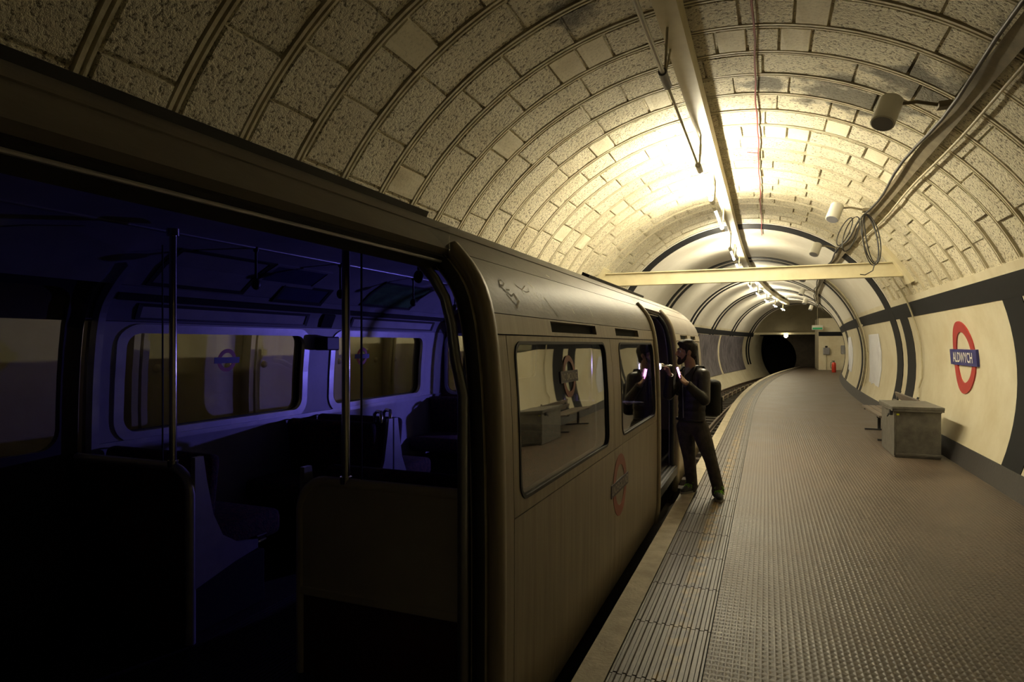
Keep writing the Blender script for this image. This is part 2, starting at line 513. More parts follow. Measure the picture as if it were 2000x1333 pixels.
Y0 = -16.0
b = NB(); lining(b, Y0, Y_BRICK, -A_TOP, A_TOP, TR + .010, TR + .2)
vault_near = structure('ceiling', b, 'rough_block', True)
b = NB(); lining(b, Y_BRICK, Y_END + 4, -A_TOP, A_TOP, TR - .012, TR + .2)
structure('ceiling', b, 'cream_plaster', True)
b = NB(); lining(b, Y0, Y_END + 4, A_TOP, 118, TR - .012, TR + .2)
wall_r = structure('wall_right', b, 'cream_wall', True)
b = NB(); lining(b, Y0, Y_BRICK, -135, -A_TOP, TR + .42, TR + .6); lining(b, Y_BRICK, Y_END + 4, -135, -A_TOP, TR, TR + .35)  # near stretch set back to let lamplight reach the wall behind the carriage
wall_l = structure('wall_left', b, 'cream_wall', True)
b = NB(); lining(b, Y0, 45.0, A_SK, A_FLOOR + 2.5, TR - .03, TR, sa=2)
structure('baseboard_right', b, 'skirting', True)
# black tiled frieze and rings
b = NB(); lining(b, Y0, 45.0, A_FT, A_FB, TR - .022, TR, sa=2)
structure('trim_1', b, 'black_tile', True)
b = NB(); lining(b, Y_BRICK, Y_END, -A_FB, -A_FT, TR - .022, TR, sa=2)
structure('trim_2', b, 'black_tile', True)
k = 3
for (ya, yb, a0, a1) in [(7.3, 8.05, A_FB, A_SK), (8.35, 8.95, A_FB, A_SK), (14.3, 15.05, A_FB, A_SK)]:
    b = NB(); lining(b, ya, yb, a0, a1, TR - .02, TR, sy=.4, sa=3); structure('trim_%d' % k, b, 'black_tile', True); k += 1
ring_y = [15.5] + [21.5 + 6.3 * i for i in range(5)]
for i, y in enumerate(ring_y):
    spans = [(y, y + .65)] if i == 0 else [(y, y + .42), (y + .8, y + 1.22)]
    for (ya, yb) in spans:
        if yb > Y_END: continue
        b = NB(); lining(b, ya, yb, -108 if i else -78, A_SK, TR - .024, TR, sy=.4, sa=3)
        structure('trim_%d' % k, b, 'black_tile', True); k += 1

# joint ribs and rough blocks of the stripped vault, each a piece of its own
PITCH = .53
def rib_mesh():
    b = NB()
    for (ya, yb) in ((-.042, -.005), (.005, .036)):
        na = 60
        prof = ((ya, 3.225), (ya + .006, 3.182), (yb - .006, 3.182), (yb, 3.225))
        rows = []
        for j in range(na + 1):
            q = math.radians(-A_TOP + (2 * A_TOP - .3) * j / na)
            rows.append([b.verts.new((r * math.sin(q), y, r * math.cos(q))) for (y, r) in prof])
        for j in range(na):
            for i in range(3):
                b.faces.new((rows[j][i], rows[j][i + 1], rows[j + 1][i + 1], rows[j + 1][i]))
        b.faces.new(rows[0]); b.faces.new(rows[-1][::-1])
    bmesh.ops.recalc_face_normals(b, faces=b.faces)
    me = bpy.data.meshes.new('joint_rib'); b.to_mesh(me); b.free()
    me.polygons.foreach_set('use_smooth', [False] * len(me.polygons))
    me.materials.append(MATS['rib_paint'])
    return me
def block_coords(L, jit, proud):
    """one block in the ring's own axes: arc length L about the crown"""
    rr = random.Random(jit)
    h = PITCH / 2 - .047
    half = L / 2 / TR
    na = 4
    outer, innr = [], []
    path = [(-h, -half + 2 * half * j / na) for j in range(na + 1)] + [(h, half - 2 * half * j / na) for j in range(na + 1)]
    V, F = [], []
    n = len(path)
    for (y, q) in path:
        V.append(((TR + .03) * math.sin(q), y, (TR + .03) * math.cos(q)))
    for (y, q) in path:
        ins = .006 + rr.random() * .008
        y2 = y - math.copysign(ins, y); q2 = q * (1 - (.006 + rr.random() * .007) / max(L / 2, .05)) if abs(abs(q) - half) < 1e-6 else q
        r = TR - proud - rr.random() * .006
        V.append((r * math.sin(q2), y2, r * math.cos(q2)))
    for i in range(n):
        j = (i + 1) % n
        F.append((i, j, n + j, n + i))
    for j in range(na):
        F.append((n + j, n + j + 1, n + n - 2 - j, n + n - 1 - j))
    return V, F
LEN = [.26, .42, .54, .66, .82]
BM = {}
for L in LEN:
    for jv in range(3):
        V, F = block_coords(L, int(L * 100) + jv, .006 + .005 * jv)
        for mm in ('rough_block', 'smooth_block'):
            b = NB(); vv = [b.verts.new(p) for p in V]
            for q in F: b.faces.new([vv[i] for i in q])
            bmesh.ops.recalc_face_normals(b, faces=b.faces)
            me = bpy.data.meshes.new('vault_block'); b.to_mesh(me); b.free()
            me.materials.append(MATS[mm])
            BM[(L, jv, mm)] = me
rib = rib_mesh()
n_ring = 32
ring0 = Y_BRICK - .03 - n_ring * PITCH
far_v, far_f = [], []
vo = ORG[vault_near]
for i in range(n_ring):
    yc = ring0 + (i + .5) * PITCH
    o = bpy.data.objects.new('joint_rib', rib); put(o, vault_near); o.location = Vector((TX, ring0 + i * PITCH, TZ)) - vo
    a = -A_TOP + .2 - rnd.random() * .1
    while True:
        L = rnd.choice(LEN[1:]) if rnd.random() > .16 else LEN[0]
        mm = 'smooth_block' if (L == LEN[0] and rnd.random() < .8) else 'rough_block'
        da = math.degrees((L + .010) / TR)
        if a + da > A_TOP - .3:
            break
        ac = a + da / 2
        jv = rnd.randrange(3)
        if 1.1 < yc < 11.3:
            o = bpy.data.objects.new('vault_block', BM[(L, jv, mm)]); put(o, vault_near)
            o.location = Vector((TX, yc, TZ)) - vo; o.rotation_euler = (0, math.radians(ac), 0)
        else:
            V, F = block_coords(L, int(L * 100) + jv, .006 + .005 * jv)
            base = len(far_v); q = math.radians(ac)
            for (x, y, z) in V:
                far_v.append((TX + x * math.cos(q) + z * math.sin(q), yc + y, TZ - x * math.sin(q) + z * math.cos(q)))
            far_f += [tuple(base + t for t in f) for f in F]
        a += da
b = NB(); vv = [b.verts.new(p) for p in far_v]
for q in far_f: b.faces.new([vv[t] for t in q])
tag(mk('vault_block', b, 'rough_block', vault_near), kind='stuff')
# soffit closing the set-back made to admit light, bolted iron flanges on the track wall below it
b = NB(); lining(b, Y0, Y_BRICK, -A_TOP - .6, -A_TOP, TR + .01, TR + .6); mk('soffit', b, 'cream_wall', wall_l)
for i in range(9):
    yf = 1.0 + i * 1.06
    b = NB(); lining(b, yf - .06, yf - .012, -118, -A_TOP - .6, TR + .33, TR + .43, sy=.1); lining(b, yf + .012, yf + .06, -118, -A_TOP - .6, TR + .33, TR + .43, sy=.1); mk('segment_flange', b, 'cream_wall', wall_l)
    for a_ in (-77, -86, -95):
        for dy in (-.2, .2):
            b = NB(); ball(b, vault(yf + dy, a_, TR + .42), .032, 8); mk('bolt', b, 'cream_wall', wall_l, True)

# ------------------------------------------------------------------ platform and track bed
def strip(bm, x0, x1, z0, z1, y0, y1, step=1.0):
    n = max(1, int((y1 - y0) / step))
    R = []
    for i in range(n + 1):
        y = y0 + (y1 - y0) * i / n; s = bend(y)
        R.append([bm.verts.new(p) for p in ((x0 + s, y, z1), (x1 + s, y, z1), (x1 + s, y, z0), (x0 + s, y, z0))])
    for i in range(n):
        for j in range(4):
            bm.faces.new((R[i][j], R[i][(j + 1) % 4], R[i + 1][(j + 1) % 4], R[i + 1][j]))
    bm.faces.new(R[0][::-1]); bm.faces.new(R[-1])
X_EDGE, X_T0, X_T1 = -.885, -.735, -.295
b = NB(); strip(b, X_T1 + .003, 2.52, -.3, 0.0, Y0, 51.0)
platform = structure('floor', b, 'platform_paving')
b = NB(); strip(b, X_EDGE, X_T0 - .003, -.12, .002, Y0, 51.0)
mk('edge_coping', b, 'coping', platform)
b = NB(); strip(b, X_EDGE + .06, X_T1 + .003, -1.15, -.1, Y0, 51.0)
mk('platform_face', b, 'grimy_wall', platform)
TL = .65
def tile_bm():
    b = NB()
    w2 = (X_T1 - X_T0) / 2 - .003
    box(b, (-w2, -TL / 2 + .004, -.09), (w2, TL / 2 - .004, -.002))
    nr = 9
    for i in range(nr):
        x = -w2 + (i + .5) * 2 * w2 / nr
        hw = .014
        prof = ((x - hw, -.003), (x - hw * .55, .006), (x + hw * .55, .006), (x + hw, -.003))
        A = [b.verts.new((p[0], -TL / 2 + .006, p[1])) for p in prof]; B = [b.verts.new((p[0], TL / 2 - .006, p[1])) for p in prof]
        for q in range(3): b.faces.new((A[q], A[q + 1], B[q + 1], B[q]))
        b.faces.new(A[::-1]); b.faces.new(B)
    bmesh.ops.recalc_face_normals(b, faces=b.faces)
    me = bpy.data.meshes.new('paving_tile'); b.to_mesh(me); b.free(); me.materials.append(MATS['tactile_tile'])
    return me
tme = tile_bm()
for i in range(84):
    y = -4.0 + (i + .5) * TL
    o = bpy.data.objects.new('paving_tile', tme); put(o, platform)
    o.location = Vector(((X_T0 + X_T1) / 2 + bend(y), y, -.001)) - ORG[platform]
    o.rotation_euler = (0, 0, -math.atan(max(0, y - 16) / 200))

XC = -2.25
b = NB(); strip(b, -4.2, X_EDGE + .07, -1.35, -1.12, Y0, 60.0)
trackbed = structure('floor', b, 'ballast', label='dark ballast track bed beside the platform')
def rail_strip(name, x, z, m='rail_steel'):
    b = NB()
    strip(b, x - .033, x + .033, z - .045, z, Y0, 58.0); strip(b, x - .01, x + .01, z - .11, z - .04, Y0, 58.0)
    strip(b, x - .06, x + .06, z - .13, z - .105, Y0, 58.0)
    mk(name, b, m, trackbed)
RZ = -.72
for dx in (-.7175, .7175): rail_strip('running_rail', XC + dx, RZ)
rail_strip('conductor_rail', XC, RZ + .04); rail_strip('conductor_rail', XC + 1.08, RZ + .08)
sl = NB(); box(sl, (-1.2, -.12, -.26), (1.2, .12, 0)); sme = bpy.data.meshes.new('sleeper'); sl.to_mesh(sme); sl.free(); sme.materials.append(MATS['sleeper'])
po = NB(); box(po, (-.07, -.07, 0), (.07, .07, .19)); pme = bpy.data.meshes.new('insulator'); po.to_mesh(pme); po.free(); pme.materials.append(MATS['coping'])
for i in range(58):
    y = 11.4 + i * .75
    o = bpy.data.objects.new('sleeper', sme); put(o, trackbed); o.location = Vector((XC + bend(y), y, RZ - .13)) - ORG[trackbed]
    o.rotation_euler = (0, 0, -math.atan(max(0, y - 16) / 200))
    if i % 2 == 0:
        for dx in (0, 1.08):
            q = bpy.data.objects.new('insulator', pme); put(q, trackbed); q.location = Vector((XC + dx + bend(y), y, RZ - .13)) - ORG[trackbed]

# end of the station: headwall over the running tunnel
BE = bend(Y_END)
def wf(yp):
    return lambda x, z, d: Vector((x, yp + d, z))
cx, cz = TX + BE, TZ
circ = [(cx + (TR + .05) * math.sin(math.radians(a)), cz + (TR + .05) * math.cos(math.radians(a))) for a in range(0, 360, 6)]
upper = [p for p in circ if p[1] > 2.42]
xs = sorted(p[0] for p in upper)
b = NB(); sheet(b, [p for p in reversed(sorted([q for q in circ if q[1] > 2.42], key=lambda q: q[0]))] + [(xs[0] - .15, 2.40), (xs[-1] + .15, 2.40)], [], wf(Y_END), .3, .8)
structure('wall_end', b, 'khaki_wall')
pc = XC + bend(51) - .55
portal = [(pc + 1.78 * math.cos(math.radians(a)), .62 + 1.78 * math.sin(math.radians(a))) for a in range(0, 360, 8)]
b = NB(); sheet(b, rect(-2.8, 8.5, -1.3, 3.2), [portal], wf(51.0), .3, 1.0)
structure('wall_end', b, 'grimy_wall')
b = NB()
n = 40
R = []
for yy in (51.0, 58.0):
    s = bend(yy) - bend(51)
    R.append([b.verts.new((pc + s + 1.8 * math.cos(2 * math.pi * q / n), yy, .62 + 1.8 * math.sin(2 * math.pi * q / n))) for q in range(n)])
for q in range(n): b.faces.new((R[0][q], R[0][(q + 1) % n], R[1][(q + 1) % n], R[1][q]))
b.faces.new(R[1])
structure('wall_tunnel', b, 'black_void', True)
b = NB(); box(b, (xs[0] - .2, Y_END - .1, 2.32), (xs[-1] + .2, Y_END + .12, 2.46))
structure('trim_60', b, 'beam_paint')
# cream return wall at the platform end, with its band
xb = 1.0 + bend(45)
b = NB(); box(b, (xb, 45.0, 0), (xb + 2.2, 48.4, 3.3)); end_block = structure('wall_return', b, 'cream_wall')
b = NB(); box(b, (xb - .01, 44.97, 2.17), (xb + 1.9, 45.0, 2.43)); mk('frieze_band', b, 'black_tile', end_block)

# ------------------------------------------------------------------ steelwork, lamps, cables overhead
def ibeam(bm, p0, p1, h, wd, tf=.018):
    """rolled steel joist between two points, web upright"""
    p0, p1 = Vector(p0), Vector(p1); d = (p1 - p0); L = d.length; d.normalize()
    side = Vector((-d.y, d.x, 0)).normalized()
    M = Matrix((( d.x, side.x, 0, p0.x), (d.y, side.y, 0, p0.y), (d.z, side.z, 1, p0.z), (0, 0, 0, 1)))
    box(bm, (0, -wd / 2, -h / 2), (L, wd / 2, -h / 2 + tf), mtx=M)
    box(bm, (0, -wd / 2, h / 2 - tf), (L, wd / 2, h / 2), mtx=M)
    box(bm, (0, -.01, -h / 2 + tf), (L, .01, h / 2 - tf), mtx=M)
zb = 2.95
cb = thing('cross_beam', 'cream painted steel joist spanning the tunnel from wall to wall', 'beam', (TX, 12.7, zb - .13))
b = NB(); ibeam(b, (-3.24, 12.7, zb), (2.24, 12.7, zb), .26, .14); mk('joist', b, 'beam_paint', cb)
for sx, q in ((-1, -57), (1, 57)):
    b = NB()
    pts = [vault(12.7, q - 8 * sx, 3.18), vault(12.7, q + 3 * sx, 3.18)]
    lining(b, 12.45, 12.95, q - 9, q + 5, 3.13, 3.2, sy=.5, sa=3)
    mk('wall_plate', b, 'beam_paint', cb)
# long channel along the crown that carries the lamps
XB = -.69
cr = thing('ceiling_beam', 'long cream steel channel running under the crown of the vault', 'beam', (XB, 8, 4.13))
b = NB(); strip(b, XB - .085, XB + .085, 4.13, 4.16, Y0, 44.0); strip(b, XB - .085, XB - .065, 4.16, 4.33, Y0, 44.0); strip(b, XB + .065, XB + .085, 4.16, 4.33, Y0, 44.0)
mk('channel', b, 'beam_paint', cr)
for i in range(14):
    y = -1.2 + i * 3.1; s = bend(y)
    b = NB(); box(b, (XB - .05 + s, y - .03, 4.3), (XB + .05 + s, y + .03, 4.42)); mk('hanger', b, 'beam_paint', cr)
XL, ZL = -.745, 3.75
def lamp(y0, y1, lit, label, group=None, thin=False):
    s = bend((y0 + y1) / 2)
    t = thing('fluorescent_lamp', label, 'lamp', (XL + s, (y0 + y1) / 2, ZL - .03), group)
    b = NB(); tube(b, [(XL + bend(y0), y0, ZL), (XL + bend(y1), y1, ZL)], .019, 12); mk('tube', b, ('tube_lit_fill' if y0 < 0 else 'tube_lit' if y0 < 14 else 'tube_lit_far') if lit else 'tube_off', t, True)
    for (ya, yb) in ((y0 - .28, y0 + .01), (y1 - .01, y1 + .28)):
        b = NB(); tube(b, [(XL + s, ya, ZL), (XL + s, yb, ZL)], .034, 12); mk('end_cap', b, 'grey_box' if not lit else 'white_plastic', t, True)
        b = NB(); ym = (ya + yb) / 2
        tube(b, [(XL + s, ym, ZL + .02), (XB - .03 + s, ym - .05, 4.14)], .011, 6); tube(b, [(XL + s, ym, ZL + .02), (XB - .06 + s, ym + .35, 4.14)], .009, 6)
        mk('hanger', b, 'conduit', t)
lamp(-11.5, -9.9, True, 'added fluorescent fill tube behind the camera, brightening the near doorway')  # added out of view as fill light for the cream doorway screen
lamp(3.1, 4.98, False, 'unlit fluorescent tube with a black end ring under the ceiling channel')
lamp(8.0, 9.6, True, 'brightly lit fluorescent tube before the cross beam, over bare blockwork')
lamp(10.35, 12.05, True, 'lit fluorescent tube hanging directly above the steel cross beam')
ORD = ('first', 'second', 'third', 'fourth', 'fifth', 'sixth', 'seventh')
for q, (ya, yb) in enumerate(((15.0, 16.6), (17.4, 19.0), (24, 25.7), (28, 29.7), (32.5, 34.2), (37, 38.7), (41, 42.7))):
    lamp(ya, yb, True, '%s lit fluorescent tube down the smooth vault counted from the cross beam' % ORD[q], 'tubes beyond the cross beam')
b = NB(); tube(b, [(XL, 5.3, ZL), (XL, 7.7, ZL)], .012, 8)
tag(mk('conduit_rod', b, 'conduit', None, True), 'thin cream conduit rod linking the unlit tube to the lit one', 'conduit')
# small round lamp on the headwall beam
lp = thing('bulkhead_lamp', 'small round white lamp hanging under the beam of the end wall', 'lamp', (pc + 1.0, Y_END - .2, 2.1))
b = NB(); ball(b, (pc + 1.0, Y_END - .2, 2.22), .13); mk('globe', b, 'lamp_lit', lp, True)
b = NB(); tube(b, [(pc + 1.0, Y_END - .2, 2.30), (pc + 1.0, Y_END - .2, 2.46)], .02); tube(b, [(pc + 1.0, Y_END - .2, 2.44), (pc + 1.0, Y_END - .05, 2.44)], .02)
mk('stem', b, 'grey_box', lp)
# red wire along the crown
b = NB(); pts = []
for i in range(46):
    y = 2.5 + i * .32
    pts.append(vault(y, 7.2 + .10 * math.sin(i * 1.9) + .12 * math.sin(i * .7), 3.155))
tube(b, pts, .009, 6); tube(b, [vault(9.6, 7.3, 3.15), vault(9.55, 4.5, 3.15)], .005, 5)
tag(mk('red_wire', b, 'cable_red'), 'thin red wire stapled along the crown of the vault', 'wire')
# cable tray and cables on the platform side
b = NB(); lining(b, 2.0, 44.0, 38.5, 41.0, 3.12, 3.135, sy=.8, sa=1.2)
tag(mk('cable_tray', b, 'tray_metal'), 'long flaking metal cable tray fixed along the vault over the platform', 'cable tray')
b = NB(); pts = [vault(2.0 + i * .5, 38.3 + .5 * math.sin(i * .9), 3.075 + .01 * math.sin(i * 1.3)) for i in range(86)]
tube(b, pts, .016, 7); tag(mk('cable', b, 'cable_black', None, True), 'thick black cable running along the metal cable tray', 'cable')
b = NB(); pts = [vault(2.0 + i * .5, 42.6 + .25 * math.sin(i * .8), 3.14) for i in range(24)]
tube(b, pts, .013, 7); tag(mk('cable', b, 'conduit', None, True), 'thin cream cable clipped to the blocks beside the cable tray', 'cable')
b = NB(); pts = [vault(13.6 + .02 * math.sin(i), 43 + i * 2.2, 3.15) for i in range(24)] + [vault(13.75, 97, 3.15), vault(13.62, 100, 3.15), vault(13.6, 106, 3.15)]
tube(b, pts, .016, 7); tag(mk('cable', b, 'conduit', None, True), 'cream cable dropping down the wall between black bands and roundel sign', 'cable')
for q, (yy, lab) in enumerate(((20.6, 'cream conduit pipe curving down the wall by the blank poster'), (21.0, 'second conduit pipe curving down the wall before the double black rings'))):
    b = NB(); tube(b, [vault(yy, 42 + i * 2.5, 3.12) for i in range(26)], .022, 7)
    for i in range(0, 26, 6): tube(b, [vault(yy - .04, 42 + i * 2.5, 3.13), vault(yy + .04, 42 + i * 2.5, 3.13)], .032, 8)
    tag(mk('conduit_pipe', b, 'conduit' if q == 0 else 'tray_metal', None, True), lab, 'pipe')
# tangled cable coil
b = NB()
T0 = vault(10.9, 38.2, 3.05)
def loop(cy, cxo, hgt, wid, tilt, ph):
    pts = []
    for i in range(28):
        a = 2 * math.pi * i / 28
        pts.append(T0 + .85 * Vector((cxo + .7 * wid * math.sin(a) + tilt * (1 - math.cos(a)) * .5, cy + .05 * math.sin(a * 2 + ph), -hgt / 2 * (1 - math.cos(a)))))
    tube(b, pts, .0085, 6, closed=True)
loop(0, .02, .92, .16, .12, 0); loop(.06, .03, .86, .12, .14, 1); loop(-.05, .0, .90, .19, .16, 2); loop(.2, -.12, .62, .15, -.18, 3); loop(.3, -.2, .5, .12, -.2, 4)
tube(b, [T0 + Vector((.13, 0, -.74)), T0 + Vector((.10, 0, -.86)), T0 + Vector((.0, 0, -.92)), T0 + Vector((-.07, 0, -.91))], .0085, 6)
tag(mk('cable_coil', b, 'cable_black', None, True), 'tangled coil of black cable hanging from the cable tray', 'cable')
# loudspeakers on arms from the tray
SPK = 'loudspeakers along the cable tray'
def speaker(y, label, group=None):
    arm = vault(y, 37.8, 3.1); c = vault(y, 31.0, 2.86)
    t = thing('loudspeaker', label, 'loudspeaker', (c.x, c.y, c.z - .15), group)
    ax = Vector((-.30, -.35, -.80)).normalized()
    b = NB(); tube(b, [c - ax * .13, c - ax * .125, c + ax * .125, c + ax * .13], [.09, .098, .098, .09], 20); mk('housing', b, 'white_plastic', t, True)
    b = NB(); tube(b, [c + ax * .128, c + ax * .133], [.085, .085], 20); mk('grille', b, 'grey_box', t)
    b = NB(); M = c - ax * .08
    tube(b, [M, (M + arm) / 2 + Vector((0, 0, .03)), arm], .016, 6); box(b, arm - Vector((.05, .05, .02)), arm + Vector((.05, .05, .03))); mk('bracket', b, 'tray_metal', t)
speaker(6.35, 'white cylindrical loudspeaker near the damp black stain on the vault')
speaker(10.9, 'white cylindrical loudspeaker beside the hanging cable coil')
speaker(15.0, 'white cylindrical loudspeaker just behind the first black ring')
for q, y in enumerate((21, 27, 33, 39)):
    speaker(y, 'small white loudspeaker on the far cable tray, %s after the first black ring' % ORD[q + 1], SPK)

# ------------------------------------------------------------------ station signs and wall fittings
def wall_map(yc, zc, depth, side=1):
    """sign coordinates (u to the right as read, v up) on the tunnel wall"""
    a0 = math.acos((zc - TZ) / TR)
    def f(u, v):
        a = a0 - v / TR
        r = TR - depth
        y = yc - u
        return Vector((TX + bend(y) + side * r * math.sin(a), y, TZ + r * math.cos(a)))
    return f
def subdiv_bar(bm, hw, hh, f0, f1, n=8):
    lp = [(-hw + 2 * hw * i / n, -hh) for i in range(n + 1)] + [(hw - 2 * hw * i / n, hh) for i in range(n + 1)]
    prism(bm, lp, f0, f1)
ZS, YS = 1.46, 11.0
sg = thing('station_roundel', 'red ring roundel sign with blue ALDWYCH name bar on the cream wall', 'sign', vault(YS, ang_z(ZS), TR - .02) - Vector((0, 0, .55)))
b = NB(); ring_plate(b, .375, .535, wall_map(YS, ZS, .013), wall_map(YS, ZS, .030)); mk('ring', b, 'roundel_red', sg)
b = NB(); subdiv_bar(b, .66, .118, wall_map(YS, ZS, .013), wall_map(YS, ZS, .045)); bar = mk('name_bar', b, 'roundel_blue', sg)
b = NB(); letters(b, 'ALDWYCH', .21, wall_map(YS, ZS, .0505), width=.98); mk('lettering', b, 'lettering', bar)
for (ya, yb, z0, z1, lab) in ((18.3, 20.2, .55, 1.92, 'blank white poster with torn lower edge between black ring bands'), (26.2, 28.0, .60, 1.92, 'blank white poster further along the wall beyond the conduit pipes')):
    b = NB(); n = 10
    f0, f1 = wall_map((ya + yb) / 2, (z0 + z1) / 2, .013), wall_map((ya + yb) / 2, (z0 + z1) / 2, .022)
    hw, hh = (yb - ya) / 2, (z1 - z0) / 2
    lp = [(-hw + 2 * hw * i / n, -hh + .05 * rnd.random()) for i in range(n + 1)] + [(hw, -hh / 3), (hw, hh / 3)] + [(hw - 2 * hw * i / n, hh) for i in range(n + 1)] + [(-hw, hh / 3), (-hw, -hh / 3)]
    prism(b, lp, f0, f1)
    tag(mk('wall_poster', b, 'blank_poster'), lab, 'poster')
for (ya, yb, lab) in ((25.0, 30.6, 'peeling grey poster panel on the track wall behind the carriage end'), (31.2, 37.2, 'peeling grey and purple poster panel on the track wall beyond the carriage'), (37.9, 45.3, 'streaked purple poster panel on the track wall beside the tunnel mouth')):
    b = NB(); lining(b, ya, yb, -113, -A_FB - .5, TR - .04, TR - .006, sy=.8, sa=4)
    tag(mk('track_poster', b, 'poster_purple', None, True), lab, 'poster')
# cable box, extinguisher and exit sign by the end wall
t = thing('telephone_box', 'grey telephone box on the cream return wall with a conduit below', 'box', (xb + .42, 44.9, 1.0))
b = NB(); box(b, (xb + .25, 44.82, .98), (xb + .62, 44.965, 1.42), .03); mk('body', b, 'grey_box', t)
b = NB(); tube(b, [(xb + .43, 44.945, .98), (xb + .43, 44.945, .0)], .02); mk('conduit', b, 'conduit', t)
b = NB(); box(b, (xb + .36, 44.88, 1.42), (xb + .5, 44.965, 1.54), .02); mk('cable_gland', b, 'cable_black', t)
xe = 2.05 + bend(41.2)
t = thing('fire_extinguisher', 'red fire extinguisher standing on the platform near the return wall', 'extinguisher', (xe, 41.2, 0))
b = NB(); tube(b, [(xe, 41.2, 0.0), (xe, 41.2, .02), (xe, 41.2, .5), (xe, 41.2, .56), (xe, 41.2, .60)], [.10, .115, .115, .09, .035], 16); mk('cylinder', b, 'ext_red', t, True)
b = NB(); box(b, (xe - .03, 41.14, .60), (xe + .03, 41.26, .65)); box(b, (xe - .12, 41.18, .66), (xe + .04, 41.22, .69)); mk('valve', b, 'dark_metal', t)
b = NB(); tube(b, [(xe - .03, 41.2, .63), (xe - .16, 41.2, .58), (xe - .17, 41.2, .35), (xe - .14, 41.2, .22)], .016, 7); mk('hose', b, 'cable_black', t, True)
t = thing('exit_sign', 'small green lit exit sign hanging before the return wall', 'sign', (xb - .1, 44.6, 2.55))
b = NB(); box(b, (xb - .42, 44.57, 2.55), (xb + .22, 44.63, 2.85), .01); mk('panel', b, 'white_plastic', t)
b = NB(); box(b, (xb - .38, 44.56, 2.58), (xb + .18, 44.571, 2.70)); mk('legend', b, 'sign_green', t)
b = NB(); tube(b, [(xb - .1, 44.6, 2.85), (xb - .1, 44.6, 4.0)], .012, 6); mk('rod', b, 'conduit', t)
t = thing('wall_cabinet', 'grey wall cabinet fixed above the extinguisher on the platform wall', 'cabinet', vault(40.6, 88, 3.1) - Vector((0, 0, .25)))
c = vault(40.6, 88, 3.06)
b = NB(); box(b, c - Vector((.1, .3, .25)), c + Vector((.1, .3, .25)), .02); mk('body', b, 'grey_box', t)
b = NB(); box(b, c - Vector((.115, .25, .2)), c - Vector((.1, -.25, -.2)), .004); mk('door', b, 'grey_metal', t)

# ------------------------------------------------------------------ galvanised bin and bench on the platform
t = thing('metal_bin', 'dented galvanised metal storage bin with lid against the platform wall', 'bin', (2.02, 11.2, 0))
b = NB(); box(b, (1.73, 10.65, 0), (2.31, 11.76, .70), .012); mk('body', b, 'galvanised', t)
b = NB(); box(b, (1.695, 10.61, .70), (2.345, 11.8, .745), .008); box(b, (1.70, 10.615, .675), (2.34, 10.63, .71)); box(b, (1.70, 10.615, .675), (1.712, 11.79, .71)); lid = mk('lid', b, 'galvanised', t)
b = NB(); box(b, (1.69, 10.78, .60), (1.73, 10.86, .69), .006); tube(b, [(1.685, 10.79, .62), (1.665, 10.82, .58), (1.685, 10.85, .62)], .008, 6); mk('hasp', b, 'dark_metal', t)
b = NB(); box(b, (1.755, 10.645, .615), (1.79, 10.652, .64)); mk('sticker', b, 'yellow_sticker', t)
for z in (.03, .66):
    b = NB(); box(b, (1.722, 10.642, z), (2.318, 10.66, z + .035), .005); mk('seam', b, 'galvanised', t)
b = NB(); box(b, (1.722, 10.642, .03), (1.745, 10.66, .69), .005); mk('corner_angle', b, 'galvanised', t)
t = thing('platform_bench', 'dark wooden platform bench with slanted back behind the metal bin', 'bench', (2.05, 13.1, 0))
for x in (1.74, 1.86, 1.98, 2.10):
    b = NB(); box(b, (x, 12.1, .42), (x + .105, 14.15, .455), .006); mk('seat_slat', b, 'bench_wood', t)
for i, z in enumerate((.52, .66)):
    b = NB(); M = Matrix.Translation((2.29 + .035 * i, 13.1, z)) @ Matrix.Rotation(math.radians(-14), 4, 'Y')
    box(b, (-.015, -1.0, -.055), (.015, 1.0, .075), .006, M); mk('back_slat', b, 'bench_wood', t)
for y in (12.4, 13.92):
    b = NB(); box(b, (1.98, y - .025, .03), (2.03, y + .025, .42)); mk('leg', b, 'dark_metal', t)
    b = NB(); box(b, (1.76, y - .03, 0), (2.30, y + .03, .03)); mk('foot', b, 'dark_metal', t)
    b = NB(); box(b, (1.75, y - .02, .39), (2.25, y + .02, .42)); tube(b, [(2.24, y, .40), (2.36, y, .76)], .018, 6); mk('bracket', b, 'dark_metal', t)

# ------------------------------------------------------------------ the tube carriage
RAW = [(1.22, -.12), (1.245, .05), (1.25, .45), (1.25, .95), (1.238, 1.40), (1.215, 1.66), (1.195, 1.78), (1.165, 1.88), (1.10, 1.985), (.95, 2.135), (.75, 2.255), (.45, 2.355), (.2, 2.40), (0, 2.41)]
def smooth_profile(raw, sub=5):
    pts = []
    for i in range(len(raw) - 1):
        p0 = Vector(raw[max(i - 1, 0)]); p1 = Vector(raw[i]); p2 = Vector(raw[i + 1])
        p3 = Vector(raw[i + 2]) if i + 2 < len(raw) else Vector((-raw[i][0], raw[i][1]))
        for k in range(sub):
            s = k / sub
            pts.append(.5 * ((2 * p1) + (-p0 + p2) * s + (2 * p0 - 5 * p1 + 4 * p2 - p3) * s * s + (-p0 + 3 * p1 - 3 * p2 + p3) * s ** 3))
    half = pts
    return half + [Vector((0, raw[-1][1]))] + [Vector((-p.x, p.y)) for p in reversed(half)]
PR = smooth_profile(RAW)
ARC = [0.0]
for i in range(1, len(PR)): ARC.append(ARC[-1] + (PR[i] - PR[i - 1]).length)
TT = ARC[-1]
